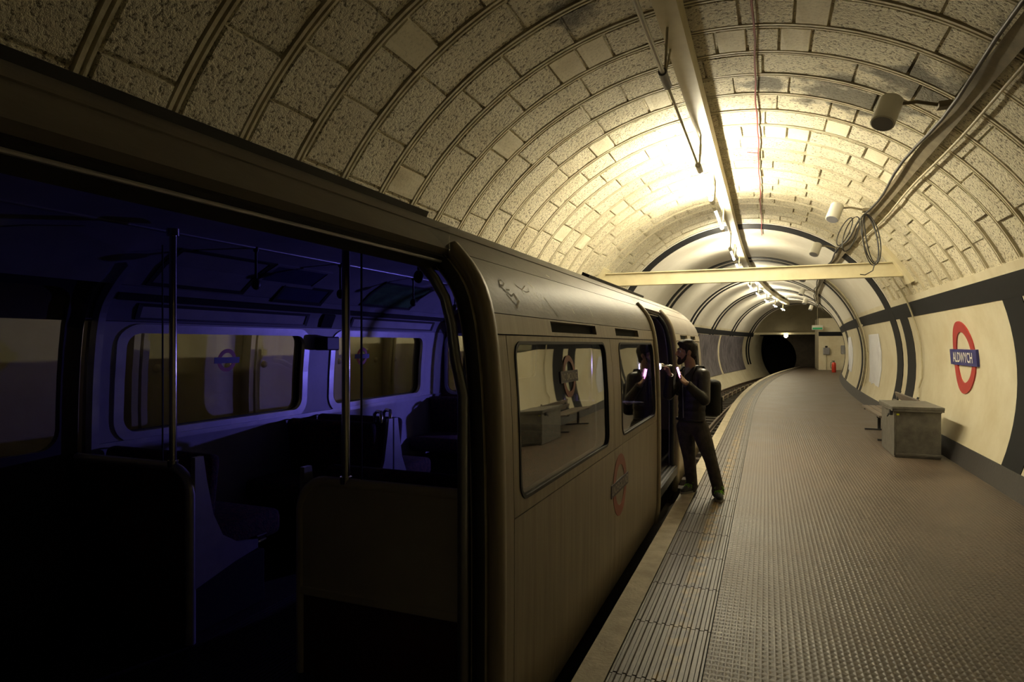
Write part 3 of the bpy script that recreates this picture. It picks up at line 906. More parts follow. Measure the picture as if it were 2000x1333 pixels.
def prof(t):
    t = min(max(t, 0), TT)
    lo = 0
    while lo < len(ARC) - 2 and ARC[lo + 1] < t: lo += 1
    s = (t - ARC[lo]) / max(ARC[lo + 1] - ARC[lo], 1e-9)
    p = PR[lo].lerp(PR[lo + 1], s)
    d = (PR[lo + 1] - PR[lo]).normalized()
    return p, Vector((d.y, -d.x))
def t_z(z):
    for i in range(1, len(PR)):
        if PR[i].y >= z: 
            s = (z - PR[i - 1].y) / (PR[i].y - PR[i - 1].y); return ARC[i - 1] + s * (ARC[i] - ARC[i - 1])
    return TT / 2
def skin(y, t, off=0.0):
    """point on the carriage shell, t along the section from the platform-side sill over the roof; off inwards"""
    p, nrm = prof(t)
    return Vector((XC + p.x - nrm.x * off, y, p.y - nrm.y * off))
def shell(base):
    return lambda y, t, d: skin(y, t, base + d)
def sweep(bm, sec, t0, t1, n=30, y=0.0):
    """section of (dy, inward offset) pairs carried along the carriage profile"""
    rows = []
    for i in range(n + 1):
        t = t0 + (t1 - t0) * i / n
        rows.append([bm.verts.new(skin(y + q[0], t, q[1])) for q in sec])
    m = len(sec)
    for i in range(n):
        for k in range(m):
            bm.faces.new((rows[i][k], rows[i][(k + 1) % m], rows[i + 1][(k + 1) % m], rows[i + 1][k]))
    bm.faces.new(rows[0]); bm.faces.new(rows[-1][::-1])
def roundsec(cy, co, ry, ro, n=10):
    return [(cy + ry * math.cos(2 * math.pi * k / n), co + ro * math.sin(2 * math.pi * k / n)) for k in range(n)]

YA, YZ = -3.4, 11.0
D1, D2 = (.40, 2.30), (6.42, 7.80)
FLOOR = .20
car = thing('tube_carriage', 'weathered aluminium underground train carriage with open doors at the platform', 'train', (XC, 3.8, -.72))
T_LOW, T_MID, T_CAN, T_GUT, T_DOOR = t_z(-.12), t_z(.90), t_z(1.69), t_z(1.78), t_z(2.03)
G = .0025
def body_panel(name, y0, y1, t0, t1, holes=(), m='carriage_skin', th=.03, base=0.0, step=.2, parent=None):
    b = NB(); sheet(b, rect(y0 + G, y1 - G, t0 + G, t1 - G), list(holes), shell(base), th, step)
    return mk(name, b, m, parent or car, True)
def far(t): return TT - t
W_NEAR = [(2.60, 4.28), (4.72, 6.22)]
W_FAR = [(2.52, 4.02), (4.40, 5.86)]
TW0, TW1 = t_z(.965), t_z(1.655)
FW0, FW1 = t_z(1.14), t_z(1.735)
# platform side skin
body_panel('pillar_panel', 2.33, 2.52, T_LOW, T_CAN)
body_panel('lower_panel', 2.52, 4.46, T_LOW, T_MID); body_panel('lower_panel', 4.46, D2[0], T_LOW, T_MID)
for (ya, yb), (wa, wb) in zip(((2.52, 4.46), (4.46, D2[0])), W_NEAR):
    body_panel('window_panel', ya, yb, T_MID, T_CAN, [rrect(wa, wb, TW0, TW1, .075)])
body_panel('side_panel', D2[1], YZ, T_LOW, T_CAN, [rrect(8.35, 9.5, TW0, TW1, .07), rrect(9.8, 10.6, TW0, TW1, .07)])
body_panel('side_panel', YA, D1[0], T_LOW, T_CAN, [rrect(-1.5, -.1, TW0, TW1, .07)])
for (ya, yb, slots) in ((2.33, D2[0], [(3.15, 4.09), (4.67, 5.57)]), (D2[1], YZ, [(8.5, 9.3), (9.7, 10.4)]), (YA, D1[0], [(-1.2, -.2)])):
    body_panel('cantrail', ya, yb, T_CAN, T_GUT, [rect(p, q, T_CAN + .022, T_GUT - .012) for p, q in slots], base=-.004)
    for p, q in slots:
        b = NB(); sheet(b, rect(p - .02, q + .02, T_CAN + .01, T_GUT - .004), [], shell(.026), .01, .3); mk('vent_slot', b, 'black_void', car)
# roof
for (ya, yb) in ((YA, D1[0]), (2.33, D2[0]), (D2[1], YZ)):
    body_panel('roof_edge', ya, yb, T_GUT, T_DOOR, m='carriage_roof', step=.05)
body_panel('roof', YA, YZ, T_DOOR, far(T_GUT), m='carriage_roof', step=.09)
for (ya, yb) in ((.1, 2.6), (5.5, 8.2)):
    b = NB(); t1 = t_z(2.25)
    box_sec = [(0, 0)]
    sheet(b, rect(ya, yb, t1 - .02, t1 + .05), [], shell(-.028), .03, .07); mk('drip_strip', b, 'dark_metal', car)
b = NB(); sheet(b, rect(YA, YZ, t_z(2.15) - .012, t_z(2.15) + .012), [], shell(-.004), .006, .3); mk('roof_seam', b, 'carriage_roof', car)
# far side skin, with closed doors
body_panel('side_panel', 2.34, D2[0], far(T_GUT), far(T_LOW), [rrect(a, c, far(FW1), far(FW0), .09) for a, c in W_FAR])
body_panel('side_panel', D2[1], YZ, far(T_GUT), far(T_LOW), [rrect(8.3, 9.5, far(FW1), far(FW0), .09)])
body_panel('side_panel', YA, D1[0], far(T_GUT), far(T_LOW), [rrect(-1.5, .0, far(FW1), far(FW0), .09)])
def leaf(y0, y1):
    d = NB(); sheet(d, rect(y0 + .004, y1 - .004, far(t_z(2.02)), far(t_z(.14))), [rrect(y0 + .10, y1 - .10, far(t_z(1.98)), far(t_z(1.10)), .10)], shell(.03), .035, .16)
    o = mk('door', d, 'dark_metal', car)
    d = NB(); sheet(d, rrect(y0 + .095, y1 - .095, far(t_z(1.985)), far(t_z(1.095)), .10), [], shell(.045), .006, .2); mk('door_glass', d, 'far_glass', o, True)
for d0, d1 in (D1, D2):
    leaf(d0, (d0 + d1) / 2); leaf((d0 + d1) / 2, d1)
    b = NB(); sheet(b, rect(d0, d1, far(T_GUT), far(T_GUT) + .0), [], shell(0), .02) if False else box(b, (XC - 1.2, d0, 2.02), (XC - 1.05, d1, 2.06)); mk('door_header', b, 'dark_metal', car)
# window glass and rubber seals
def window(y0, y1, t0, t1, r, base, name_side, frame_in=False, m='window_glass'):
    b = NB(); sheet(b, rrect(y0 + .004, y1 - .004, t0 + .004, t1 - .004, r), [], shell(base), .006, .3); g = mk('window', b, m, car, True)
    b = NB(); sheet(b, rrect(y0 - .008, y1 + .008, t0 - .008, t1 + .008, r + .008, 8), [rrect(y0 + .007, y1 - .007, t0 + .007, t1 - .007, r - .005, 8)], shell(-.005 if base < .05 else base - .03), .012 if base < .05 else .03, .3); mk('window_seal', b, 'rubber', g)
    if frame_in:
        b = NB(); sheet(b, rrect(y0 - .055, y1 + .055, t0 - .055, t1 + .055, r + .045, 8), [rrect(y0 + .004, y1 - .004, t0 + .004, t1 - .004, r, 8)], shell(.078), .03, .3); mk('window_frame', b, 'aluminium', g)
    return g
near_w = [window(a, c, TW0, TW1, .075, .010, 'near') for a, c in W_NEAR]
for a, c in ((8.35, 9.5), (9.8, 10.6), (-1.5, -.1)): window(a, c, TW0, TW1, .07, .010, 'near')
far_w = [window(a, c, far(FW1), far(FW0), .09, .05, 'far', True, 'far_glass') for a, c in W_FAR]
window(8.3, 9.5, far(FW1), far(FW0), .09, .05, 'far', True)
window(-1.5, .0, far(FW1), far(FW0), .09, .05, 'far', True)
# jambs of the open doorways: pocket lip, rubber edge, inner post
for (d0, d1) in (D1, D2):
    for y, s in ((d0, -1), (d1, 1)):
        b = NB(); sweep(b, roundsec(y + s * .045, .006, .05, .038), T_LOW, T_DOOR + .03, 40); j = mk('door_jamb', b, 'carriage_skin', car, True)
        b = NB(); sweep(b, [(y - s * .03, .03), (y + s * .02, .03), (y + s * .02, .085), (y - s * .03, .085)], T_LOW, T_DOOR + .06, 40); mk('jamb_face', b, 'screen_cream', j)
        b = NB(); sweep(b, roundsec(y - s * .025, .055, .02, .028, 8), T_LOW, T_DOOR + .06, 40); mk('edge_rubber', b, 'rubber', j, True)
    b = NB(); sheet(b, rect(d0 - .05, d1 + .05, T_DOOR - .015, T_DOOR + .05), [], shell(.03), .07, .12); hd = mk('door_header', b, 'dark_metal', car)
    b = NB(); tube(b, [skin(d0, T_DOOR - .02, .05), skin(d1, T_DOOR - .02, .05)], .006, 8); mk('header_bead', b, 'aluminium', hd)
    b = NB(); box(b, (XC + 1.0, d0, FLOOR - .10), (XC + 1.262, d1, FLOOR - .01)); s_ = mk('door_sill', b, 'dark_metal', car)
    for q in range(3):
        b = NB(); box(b, (XC + 1.13 + q * .045, d0 + .01, FLOOR - .01), (XC + 1.15 + q * .045, d1 - .01, FLOOR - .002)); mk('sill_tread', b, 'grey_metal', s_)
# floor, underframe, end walls
b = NB(); box(b, (XC - 1.15, YA + .02, FLOOR - .06), (XC + 1.15, YZ - .02, FLOOR)); mk('floor', b, 'car_floor', car)
b = NB()
for i in range(26): box(b, (XC - .3 + i * .024, YA + .1, FLOOR), (XC - .3 + i * .024 + .012, YZ - .1, FLOOR + .004))
tag(mk('floor_ribs', b, 'car_floor', car), kind='stuff')
b = NB(); box(b, (XC - 1.02, YA + .1, -.45), (XC + 1.02, YZ - .1, FLOOR - .06)); mk('underframe', b, 'black_void', car)
for yb_ in (8.9, -1.6):
    for dx in (-.7175, .7175):
        for dy in (-.95, .95):
            b = NB(); tube(b, [(XC + dx - .05, yb_ + dy, -.36), (XC + dx + .05, yb_ + dy, -.36)], .36, 24); mk('wheel', b, 'dark_metal', car)
for y in (YA, YZ - .03):
    poly = [(p.x, p.y) for p in PR]
    hole = [rrect(-.33, .33, .3, 1.9, .08)]
    b = NB(); sheet(b, poly, hole if y > 0 else [], (lambda yy: lambda x, z, d: Vector((XC + x * .995, yy + d, z)))(y), .03, .4); e_ = mk('end_wall', b, 'carriage_skin', car)
    if y > 0:
        b = NB(); box(b, (XC - .33, y, .3), (XC + .33, y + .02, 1.9)); mk('end_door', b, 'lining', e_)
# inner lining: far side wall, coves, ceiling
IN = .085
IW = [(a, c) for a, c in W_FAR]
body_panel('lining_panel', 2.34, D2[0], far(t_z(1.80)), far(t_z(.22)), [rrect(a, c, far(FW1), far(FW0), .09) for a, c in IW], 'lining', .012, IN)
body_panel('lining_panel', D2[1], YZ - .05, far(t_z(1.80)), far(t_z(.22)), [rrect(8.3, 9.5, far(FW1), far(FW0), .09)], 'lining', .012, IN)
body_panel('lining_panel', YA + .05, D1[0], far(t_z(1.80)), far(t_z(.22)), [rrect(-1.5, .0, far(FW1), far(FW0), .09)], 'lining', .012, IN)
body_panel('lining_panel', 2.36, D2[0] - .03, t_z(.22), t_z(1.80), [rrect(a - .02, c + .02, TW0 - .02, TW1 + .02, .075) for a, c in W_NEAR], 'lining', .012, IN)
body_panel('lining_panel', D2[1] + .03, YZ - .05, t_z(.22), t_z(1.80), [rrect(8.35, 9.5, TW0, TW1, .07), rrect(9.8, 10.6, TW0, TW1, .07)], 'lining', .012, IN)
body_panel('lining_panel', YA + .05, D1[0] - .03, t_z(.22), t_z(1.80), [rrect(-1.5, -.1, TW0, TW1, .07)], 'lining', .012, IN)
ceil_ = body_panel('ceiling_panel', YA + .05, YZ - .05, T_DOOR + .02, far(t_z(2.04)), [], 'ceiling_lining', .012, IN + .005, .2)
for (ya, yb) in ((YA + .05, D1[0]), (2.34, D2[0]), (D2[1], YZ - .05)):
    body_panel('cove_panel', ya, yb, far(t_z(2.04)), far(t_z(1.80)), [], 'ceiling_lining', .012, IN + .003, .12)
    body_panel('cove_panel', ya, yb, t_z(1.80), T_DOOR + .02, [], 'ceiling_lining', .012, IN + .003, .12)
# sill rail, advert frames, dark vent line, posters on the far side
def tf(z): return far(t_z(z))
b = NB(); sheet(b, rect(2.36, 6.3, tf(1.105), tf(1.075)), [], shell(IN), .035, .4); mk('sill_rail', b, 'aluminium', car)
b = NB(); sheet(b, rect(2.4, 6.35, tf(2.0), tf(1.965)), [], shell(IN + .012), .02, .4); mk('vent_line', b, 'black_void', car)
for (ya, yb) in ((2.55, 4.0), (4.55, 6.0)):
    b = NB(); sheet(b, rect(ya, yb, tf(1.935), tf(1.815)), [rect(ya + .03, yb - .03, tf(1.92), tf(1.83))], shell(IN + .012), .012, .3); fr = mk('advert_frame', b, 'dark_metal', car)
    b = NB(); sheet(b, rect(ya + .03, yb - .03, tf(1.92), tf(1.83)), [], shell(IN + .014), .004, .3); mk('advert_card', b, 'advert_white', fr)
b = NB(); sheet(b, rect(4.16, 4.30, tf(1.95), tf(1.81)), [], shell(IN + .012), .02, .3); mk('vent_grille', b, 'black_void', car)
def tx(d):      # profile parameter at half-width d on the far roof
    for i in range(1, len(PR)):
        if PR[i].y > 1.9 and PR[i].x <= -d: return ARC[i]
    return TT
for (ya, yb, da, db, m, txt) in ((3.28, 3.78, .74, .90, 'poster_blue', 'AVENUE'), (3.55, 4.02, .93, 1.02, 'poster_blue', None), (4.55, 5.30, .74, 1.0, 'poster_green', None), (2.55, 3.2, .70, .99, 'ceiling_lining', None)):
    b = NB(); sheet(b, rect(ya - .03, yb + .03, tx(da) - .03, tx(db) + .03), [rect(ya, yb, tx(da), tx(db))], shell(IN + .016), .010, .2); fr = mk('poster_frame', b, 'dark_metal' if txt is None else 'ceiling_lining', car)
    b = NB(); sheet(b, rect(ya, yb, tx(da), tx(db)), [], shell(IN + .018), .004, .2); pz = mk('poster_card', b, m, fr)
    if txt:
        tm = (tx(da) + tx(db)) / 2
        b = NB(); letters(b, txt, .075, lambda u, v: skin((ya + yb) / 2 + u, tm - v + .035, IN + .0235), width=.38)
        for q in range(7):      # the upper line is too worn to read: bare strokes
            yy = ya + .07 + q * .055
            vv = [b.verts.new(skin(y_, t_, IN + .0235)) for y_, t_ in ((yy, tm - .065), (yy + .012, tm - .065), (yy + .018, tm - .02), (yy + .006, tm - .02))]; b.faces.new(vv)
        mk('lettering', b, 'advert_white', pz)
# ceiling light strip and grab rail with hanging straps
b = NB(); box(b, (XC + .18, YA + .2, 2.235), (XC + .42, YZ - .2, 2.30), .02); mk('light_strip', b, 'ceiling_lining', car)
for s in (-1, 1):
    b = NB(); tube(b, [(XC + s * .55, .3, 2.22), (XC + s * .55, 8.6, 2.22)], .011, 8)
    for y in (.5, 1.75, 3.4, 5.2, 7.0, 8.4): tube(b, [(XC + s * .55, y, 2.22), (XC + s * .55, y, 2.275)], .008, 6)
    rail_ = mk('grab_rail', b, 'grey_metal', car, True)
    for y in (2.92, 3.72, 4.72, 5.5):
        x = XC + s * .55
        b = NB(); tube(b, [(x, y, 2.225), (x, y, 2.20), (x, y, 2.19), (x, y, 2.04)], [.016, .016, .008, .008], 8)
        ball(b, (x, y, 2.005), .028, 10, (1, 1, 1.25)); mk('hanging_strap', b, 'cable_black', rail_, True)
# draught screens by the doors
def screen(y, s, faceY, cream, glass_end, pole):
    """s = +1 platform side, -1 far side; runs from the side wall towards the aisle"""
    xo, xi = XC + s * 1.145, XC + s * .335
    r = .13
    lo, hi = sorted((xo, xi))
    def outline(z0, z1):
        pts = [(xo, z0), (xi, z0)]
        for k in range(7):
            a = math.radians(90 * k / 6)
            pts.append((xi + s * (r - r * math.cos(a)), z1 - r + r * math.sin(a)))
        return pts + [(xo, z1)]
    b = NB(); prism(b, [(xo, .2), (xi, .2), (xi, .58), (xo, .55)], lambda x, z: Vector((x, y - .012, z)), lambda x, z: Vector((x, y + .012, z))); sc_ = mk('draught_screen', b, 'maroon_panel', car)
    b = NB(); prism(b, outline(.575, 1.05), lambda x, z: Vector((x, y - .016, z)), lambda x, z: Vector((x, y + .016, z))); mk('screen_panel', b, cream, sc_)
    b = NB(); box(b, (lo, y - .02, .545), (hi, y + .02, .585), .006); mk('lower_trim', b, 'screen_cream' if s > 0 else 'maroon_panel', sc_)
    b = NB(); ol = outline(.2, 1.05)[1:]
    tube(b, [(p[0], y, p[1]) for p in ol], .024, 8); mk('edge_trim', b, 'aluminium' if s < 0 else 'screen_cream', sc_, True)
    gi = glass_end
    b = NB(); box(b, (min(XC + s * 1.07, gi), y - .004, 1.06), (max(XC + s * 1.07, gi), y + .004, 2.12)); mk('screen_glass', b, 'clear_glass', sc_)
    b = NB(); tube(b, [(gi, y, 1.06), (gi, y, 2.14)], .0045, 6); mk('glass_edge', b, 'dark_metal', sc_)
    b = NB(); tube(b, [(pole, y, 1.04), (pole, y, 2.20)], .0175, 14); tube(b, [(pole, y, 2.18), (pole, y, 2.215)], .03, 12); tube(b, [(pole, y, 1.05), (pole, y, 1.08)], .026, 12)
    mk('stanchion', b, 'chrome', sc_, True)
    if s > 0:
        b = NB(); tube(b, [(xo + .0, y - .03, .22), (xo + .0, y - .03, 1.45)] + [skin(y - .03, t_z(z), IN + .025) for z in (1.6, 1.75, 1.88, 1.98, 2.06, 2.12)], .022, 10); mk('end_post', b, 'grey_metal', sc_, True)
    return sc_
screen(2.27, 1, -1, 'screen_cream', -1.60, -1.68)
screen(2.27, -1, -1, 'maroon_panel', -2.77, -2.70)
# far-side door surround that catches the torch light
b = NB(); sweep(b, [(2.33, IN - .01), (2.37, IN - .01), (2.37, IN + .04), (2.33, IN + .04)], far(t_z(2.16)), far(t_z(.3)), 40); mk('door_surround', b, 'aluminium', car)
# screen before the next doors, glazed above
b = NB(); prism(b, [(XC - 1.145, .2), (XC - .40, .2), (XC - .40, 2.0), (XC - .72, 2.13), (XC - 1.0, 1.98), (XC - 1.145, 1.70)], lambda x, z: Vector((x, 6.36, z)), lambda x, z: Vector((x, 6.385, z)))
b.free()
ol = [(XC - 1.15, .2), (XC - .42, .2), (XC - .42, 2.16), (XC - .80, 2.10), (XC - 1.0, 1.98), (XC - 1.10, 1.82), (XC - 1.15, 1.60)]
hl = [(p[0], p[1]) for p in rrect(XC - 1.07, XC - .49, 1.12, 1.74, .09)]
b = NB(); sheet(b, ol, [hl], lambda x, z, d: Vector((x, 6.34 + d, z)), .025, .3); sp = mk('draught_screen', b, 'maroon_panel', car)
b = NB(); sheet(b, rrect(XC - 1.10, XC - .46, 1.09, 1.77, .11), [hl], lambda x, z, d: Vector((x, 6.325 + d, z)), .02, .3); mk('screen_frame', b, 'aluminium', sp)
b = NB(); sheet(b, rrect(XC - 1.075, XC - .485, 1.115, 1.745, .09), [], lambda x, z, d: Vector((x, 6.35 + d, z)), .005, .3); mk('screen_glass', b, 'clear_glass', sp)
screen(6.36, 1, -1, 'maroon_panel', -1.60, -1.68)
# black box on the pillar between the far windows
pb = skin(4.21, tf(1.70), IN + .05)
b = NB(); box(b, (pb.x - .03, 4.13, 1.60), (pb.x + .09, 4.29, 1.71), .01); mk('alarm_box', b, 'dark_metal', car)

# seats: transverse pairs
def seat_bm_cushion(x0, x1, ya, yb):
    b = NB(); box(b, (x0, min(ya, yb), .56), (x1, max(ya, yb), .71), .045, seg=3); return b
mat('moquette', (.085, .030, .026), .9, c2=(.022, .012, .016), nscale=42, ndetail=2, lo=.42, hi=.58, bump=.3, bscale=120)
def seat(s, yback, facing):
    """two-place transverse seat; facing +1 looks along +Y"""
    xo, xi = XC + s * 1.13, XC + s * .34
    x0, x1 = sorted((xo, xi))
    root_b = NB(); box(root_b, (x0 + .04, min(yback, yback + facing * .5), FLOOR + .002), (x1 - .04, max(yback + facing * .06, yback + facing * .48), .50), .01)
    root = mk('seat', root_b, 'black_void', car)
    b = seat_bm_cushion(x0, x1 - (.0), yback + facing * .10, yback + facing * .58); mk('seat_cushion', b, 'moquette', root, True)
    b = NB(); M = Matrix.Translation((0, yback + facing * .06, .60)) @ Matrix.Rotation(math.radians(-7 * facing), 4, 'X')
    box(b, (x0, -.045, .03), (x1 - .02 if s < 0 else x1, .045, .49), .035, M, 3); mk('seat_back', b, 'moquette', root, True)
    # shaped metal end plate
    e = xi
    pl = [(-.05, 1.10), (.0, 1.10), (.02, .98), (.06, .80), (.12, .68), (.22, .615), (.36, .59), (.36, .545), (.20, .52), (-.05, .46)]
    b = NB(); prism(b, [(yback + facing * p[0], p[1]) for p in pl], lambda y, z: Vector((e - s * .0, y, z)), lambda y, z: Vector((e - s * .025, y, z))); ep = mk('end_plate', b, 'aluminium', root)
    b = NB(); tube(b, [(e - s * .012, yback + facing * .36, .568), (e - s * .012, yback + facing * .43, .575), (e - s * .012, yback + facing * .43, .60), (e - s * .012, yback + facing * .36, .60)], .008, 6); mk('plate_lug', b, 'chrome', ep)
    if yback < 3: return
    b = NB(); tube(b, [(e + s * .01, yback - .05, 1.08), (e + s * .01, yback - .05, 1.13), (e + s * .03, yback - .02, 1.15), (e + s * .09, yback + .02, 1.15), (e + s * .12, yback + .03, 1.13), (e + s * .12, yback + .03, 1.07)], .013, 8); mk('grab_handle', b, 'chrome', root, True)
for s in (-1, 1):
    seat(s, 2.33, 1); seat(s, 3.98, -1); seat(s, 4.10, 1); seat(s, 6.18, -1)

# exterior transfers: roundel on the side, stickers on the glass, scratched writing on the roof
def side_map(yc, zc, off, mirror=1):
    t0 = t_z(zc)
    return lambda u, v: skin(yc + mirror * u, t0 + v, off)
sgn = NB(); ring_plate(sgn, .148, .225, side_map(4.62, .62, -.0005), side_map(4.62, .62, -.003)); rl = mk('roundel_transfer', sgn, 'faded_red', car)
b = NB(); subdiv_bar(b, .285, .046, side_map(4.62, .62, -.0005), side_map(4.62, .62, -.0045)); mk('name_bar', b, 'faded_blue', rl)
b = NB(); letters(b, 'UNDERGROUND', .085, side_map(4.62, .62, -.0062), width=.53); mk('lettering', b, 'faded_lettering', rl)
b = NB(); ring_plate(b, .085, .118, side_map(3.42, 1.47, .0085), side_map(3.42, 1.47, .0065)); st = mk('no_smoking_sticker', b, 'faded_red', car)
b = NB(); subdiv_bar(b, .165, .032, side_map(3.42, 1.47, .0085), side_map(3.42, 1.47, .005)); mk('name_bar', b, 'faded_blue', st)
b = NB(); letters(b, 'NO SMOKING', .055, side_map(3.42, 1.47, .0045), width=.29); mk('lettering', b, 'faded_lettering', st)
for yc in (3.30, 4.86):
    zc = 1.545
    fm = lambda off: (lambda u, v: skin(yc - u, tf(zc) - v, off))
    b = NB(); ring_plate(b, .052, .080, fm(.0575), fm(.0595)); st = mk('roundel_sticker', b, 'roundel_red', car)
    b = NB(); subdiv_bar(b, .108, .021, fm(.0575), fm(.061)); mk('name_bar', b, 'roundel_blue', st)
def scratch(pts, wd=.004):
    """flat scraped stroke on the roof paint"""
    b = NB(); t0 = t_z(1.80); L = []
    for i, (y, t) in enumerate(pts):
        a = pts[max(i - 1, 0)]; c = pts[min(i + 1, len(pts) - 1)]
        d = Vector((c[0] - a[0], c[1] - a[1])).normalized(); nn = Vector((-d.y, d.x)) * wd
        L.append((b.verts.new(skin(y + nn.x, t0 + t + nn.y, -.0012)), b.verts.new(skin(y - nn.x, t0 + t - nn.y, -.0012))))
    for i in range(len(L) - 1): b.faces.new((L[i][0], L[i][1], L[i + 1][1], L[i + 1][0]))
    mk('scratched_letter', b, 'scratch', car)
def stroke(px):
    """pixels measured on the photograph -> (y, t) on the near roof shoulder"""
    out = []
    for (x, y) in px:
        best = None
        for k in range(0, 46):
            t = k * .008
            p = skin(0, t_z(1.80) + t, 0)
            # depth at which the pixel column crosses this generator of the roof
            u = (x - 1000.0) / F_PX
            Y = p.x * (CS + u * SN) / (u * CS - SN)
            D = -SN * p.x + CS * Y
            v = 672.0 - (p.z - EYE.z) / D * F_PX
            if best is None or abs(v - y) < best[0]: best = (abs(v - y), Y, t)
        out.append((best[1], best[2]))
    return out
for px, wd in (([(976, 560), (974, 549), (978, 548), (984, 554), (982, 557), (975, 557)], .003), ([(975, 557), (989, 572)], .003),
               ([(995, 565), (989, 565), (992, 572), (999, 577), (1003, 573)], .003), ([(1003, 573), (1007, 581), (1013, 586), (1009, 600)], .005), ([(989, 573), (1009, 599)], .002),
               ([(1003, 551), (1005, 556), (1020, 567), (1024, 574)], .002), ([(1025, 558), (1019, 566), (1028, 571), (1033, 569), (1031, 562)], .002), ([(1030, 552), (1041, 563)], .002),
               ([(1062, 580), (1072, 594), (1090, 624)], .002), ([(1066, 537), (1073, 542)], .003), ([(1110, 590), (1122, 612)], .002), ([(1150, 600), (1158, 618)], .0015), ([(1046, 575), (1064, 604)], .0012)):
    scratch(stroke(px), wd * 1.35)

# ------------------------------------------------------------------ the man in the doorway
def remesh(o, vox, it=6):
    m = o.modifiers.new('remesh', 'REMESH'); m.mode = 'VOXEL'; m.voxel_size = vox; m.use_smooth_shade = True
    s = o.modifiers.new('smooth', 'SMOOTH'); s.factor = .5; s.iterations = it
DM = 7.0
J = {}
for nme, (px, py, D) in dict(head=(1341, 688, 7.00), neck=(1350, 714, 7.0), chest=(1351, 752, 7.0), waist=(1351, 808, 7.0), pelvis=(1351, 832, 7.0),
        rsh=(1330, 734, 7.13), lsh=(1374, 733, 6.88), rel=(1305, 772, 6.98), lel=(1376, 782, 6.72), rwr=(1308, 732, 6.86), lwr=(1341, 749, 6.62),
        rhip=(1338, 834, 7.08), lhip=(1366, 834, 6.92), rkn=(1346, 893, 7.04), lkn=(1388, 898, 6.84), rank=(1352, 951, 7.10), lank=(1404, 960, 6.80)).items():
    J[nme] = up(px, py, D)
fd = Vector((-.62, -.78, 0)).normalized()        # the way the chest faces
hd_ = Vector((-.95, -.31, 0)).normalized()       # the way the face looks
def basis(f):
    f = f.normalized(); r = Vector((f.y, -f.x, 0)); return Matrix(((r.x, f.x, 0), (r.y, f.y, 0), (r.z, f.z, 1)))
HB = basis(hd_)
H0 = J['head']
def hp(x, y, z):       # head space: x to his right, y forward, z up
    return H0 + HB @ Vector((x, y, z))
b = NB()
ball(b, hp(0, -.012, .028), .1, 20, (.76, .96, 1.0), HB)
ball(b, hp(0, .018, -.035), .1, 16, (.62, .72, .80), HB)
ball(b, hp(0, .050, -.088), .042, 12, (.95, .85, .72), HB)
capsule(b, hp(0, .088, .018), hp(0, .114, -.022), .010, .0155); ball(b, hp(0, .098, -.028), .018, 10, (1.1, .8, .6), HB)
for sx in (-1, 1):
    capsule(b, hp(sx * .045, .078, .030), hp(sx * .012, .088, .030), .011, .012)
    capsule(b, hp(sx * .040, .062, -.02), hp(sx * .025, .075, -.03), .022, .018)
    ball(b, hp(sx * .077, -.012, -.004), .03, 10, (.32, .62, 1.05), HB)
capsule(b, hp(-.02, .084, -.056), hp(.02, .084, -.056), .009, .009); capsule(b, hp(-.018, .082, -.068), hp(.018, .082, -.068), .009, .009)
capsule(b, hp(0, -.02, -.05), J['neck'] - Vector((0, 0, .05)), .056, .062)
chain(b, [J['neck'] - Vector((0, 0, .05)), J['chest'], J['waist'], J['pelvis']], [.06, .085, .085, .085], 16)
for q in ('r', 'l'):
    chain(b, [J['chest'].lerp(J[q + 'sh'], .6), J[q + 'sh'], J[q + 'el'], J[q + 'wr']], [.05, .046, .038, .028])
    chain(b, [J[q + 'hip'], J[q + 'kn'], J[q + 'ank']], [.065, .045, .034])
def hand(b, wrist, palm_dir, across, curl, grip):
    """palm, four unequal fingers bending towards grip, thumb leaving the side of the palm"""
    pd = palm_dir.normalized(); ac = (across - pd * across.dot(pd)).normalized(); nm = grip.normalized()
    base = wrist + pd * .075
    for k in range(4):
        o = (k - 1.5) * .0195
        capsule(b, wrist + ac * o * .6, base + ac * o, .0155, .0125, 10)
        L = (.040, .046, .043, .034)[k]
        p0 = base + ac * o
        p1 = p0 + (pd * math.cos(curl) + nm * math.sin(curl)) * L
        p2 = p1 + (pd * math.cos(curl * 2) + nm * math.sin(curl * 2)) * L * .7
        p3 = p2 + (pd * math.cos(curl * 2.7) + nm * math.sin(curl * 2.7)) * L * .5
        chain(b, [p0, p1, p2, p3], [.0105, .0095, .0088, .0078], 8)
    t0 = wrist + pd * .025 - ac * .030
    t1 = t0 + (-ac * .7 + pd * .6 + nm * .5).normalized() * .040
    t2 = t1 + (pd * .8 + nm * .7 + ac * .1).normalized() * .032
    chain(b, [wrist + pd * .01 - ac * .012, t0, t1, t2], [.016, .014, .0115, .0095], 8)
    return base
left_img = Vector((-CS, -SN, 0)); to_cam = Vector((SN, -CS, 0)); UPV = Vector((0, 0, 1))
rdir = (UPV * .9 + left_img * .25); ldir = (left_img * .72 + UPV * .68)
hand(b, J['rwr'], rdir, to_cam, math.radians(62), left_img * .9 + to_cam * .2)
hand(b, J['lwr'], ldir, (UPV * .4 + to_cam * -.6 - left_img * .3), math.radians(55), UPV * .6 - to_cam * .4)
man = mk('person', b, 'skin', None, True, origin=((J['rank'].x + J['lank'].x) / 2, (J['rank'].y + J['lank'].y) / 2, 0.0))
remesh(man, .0062, 3)
tag(man, 'bearded man in black jacket and grey trousers leaning at the carriage doorway', 'person')
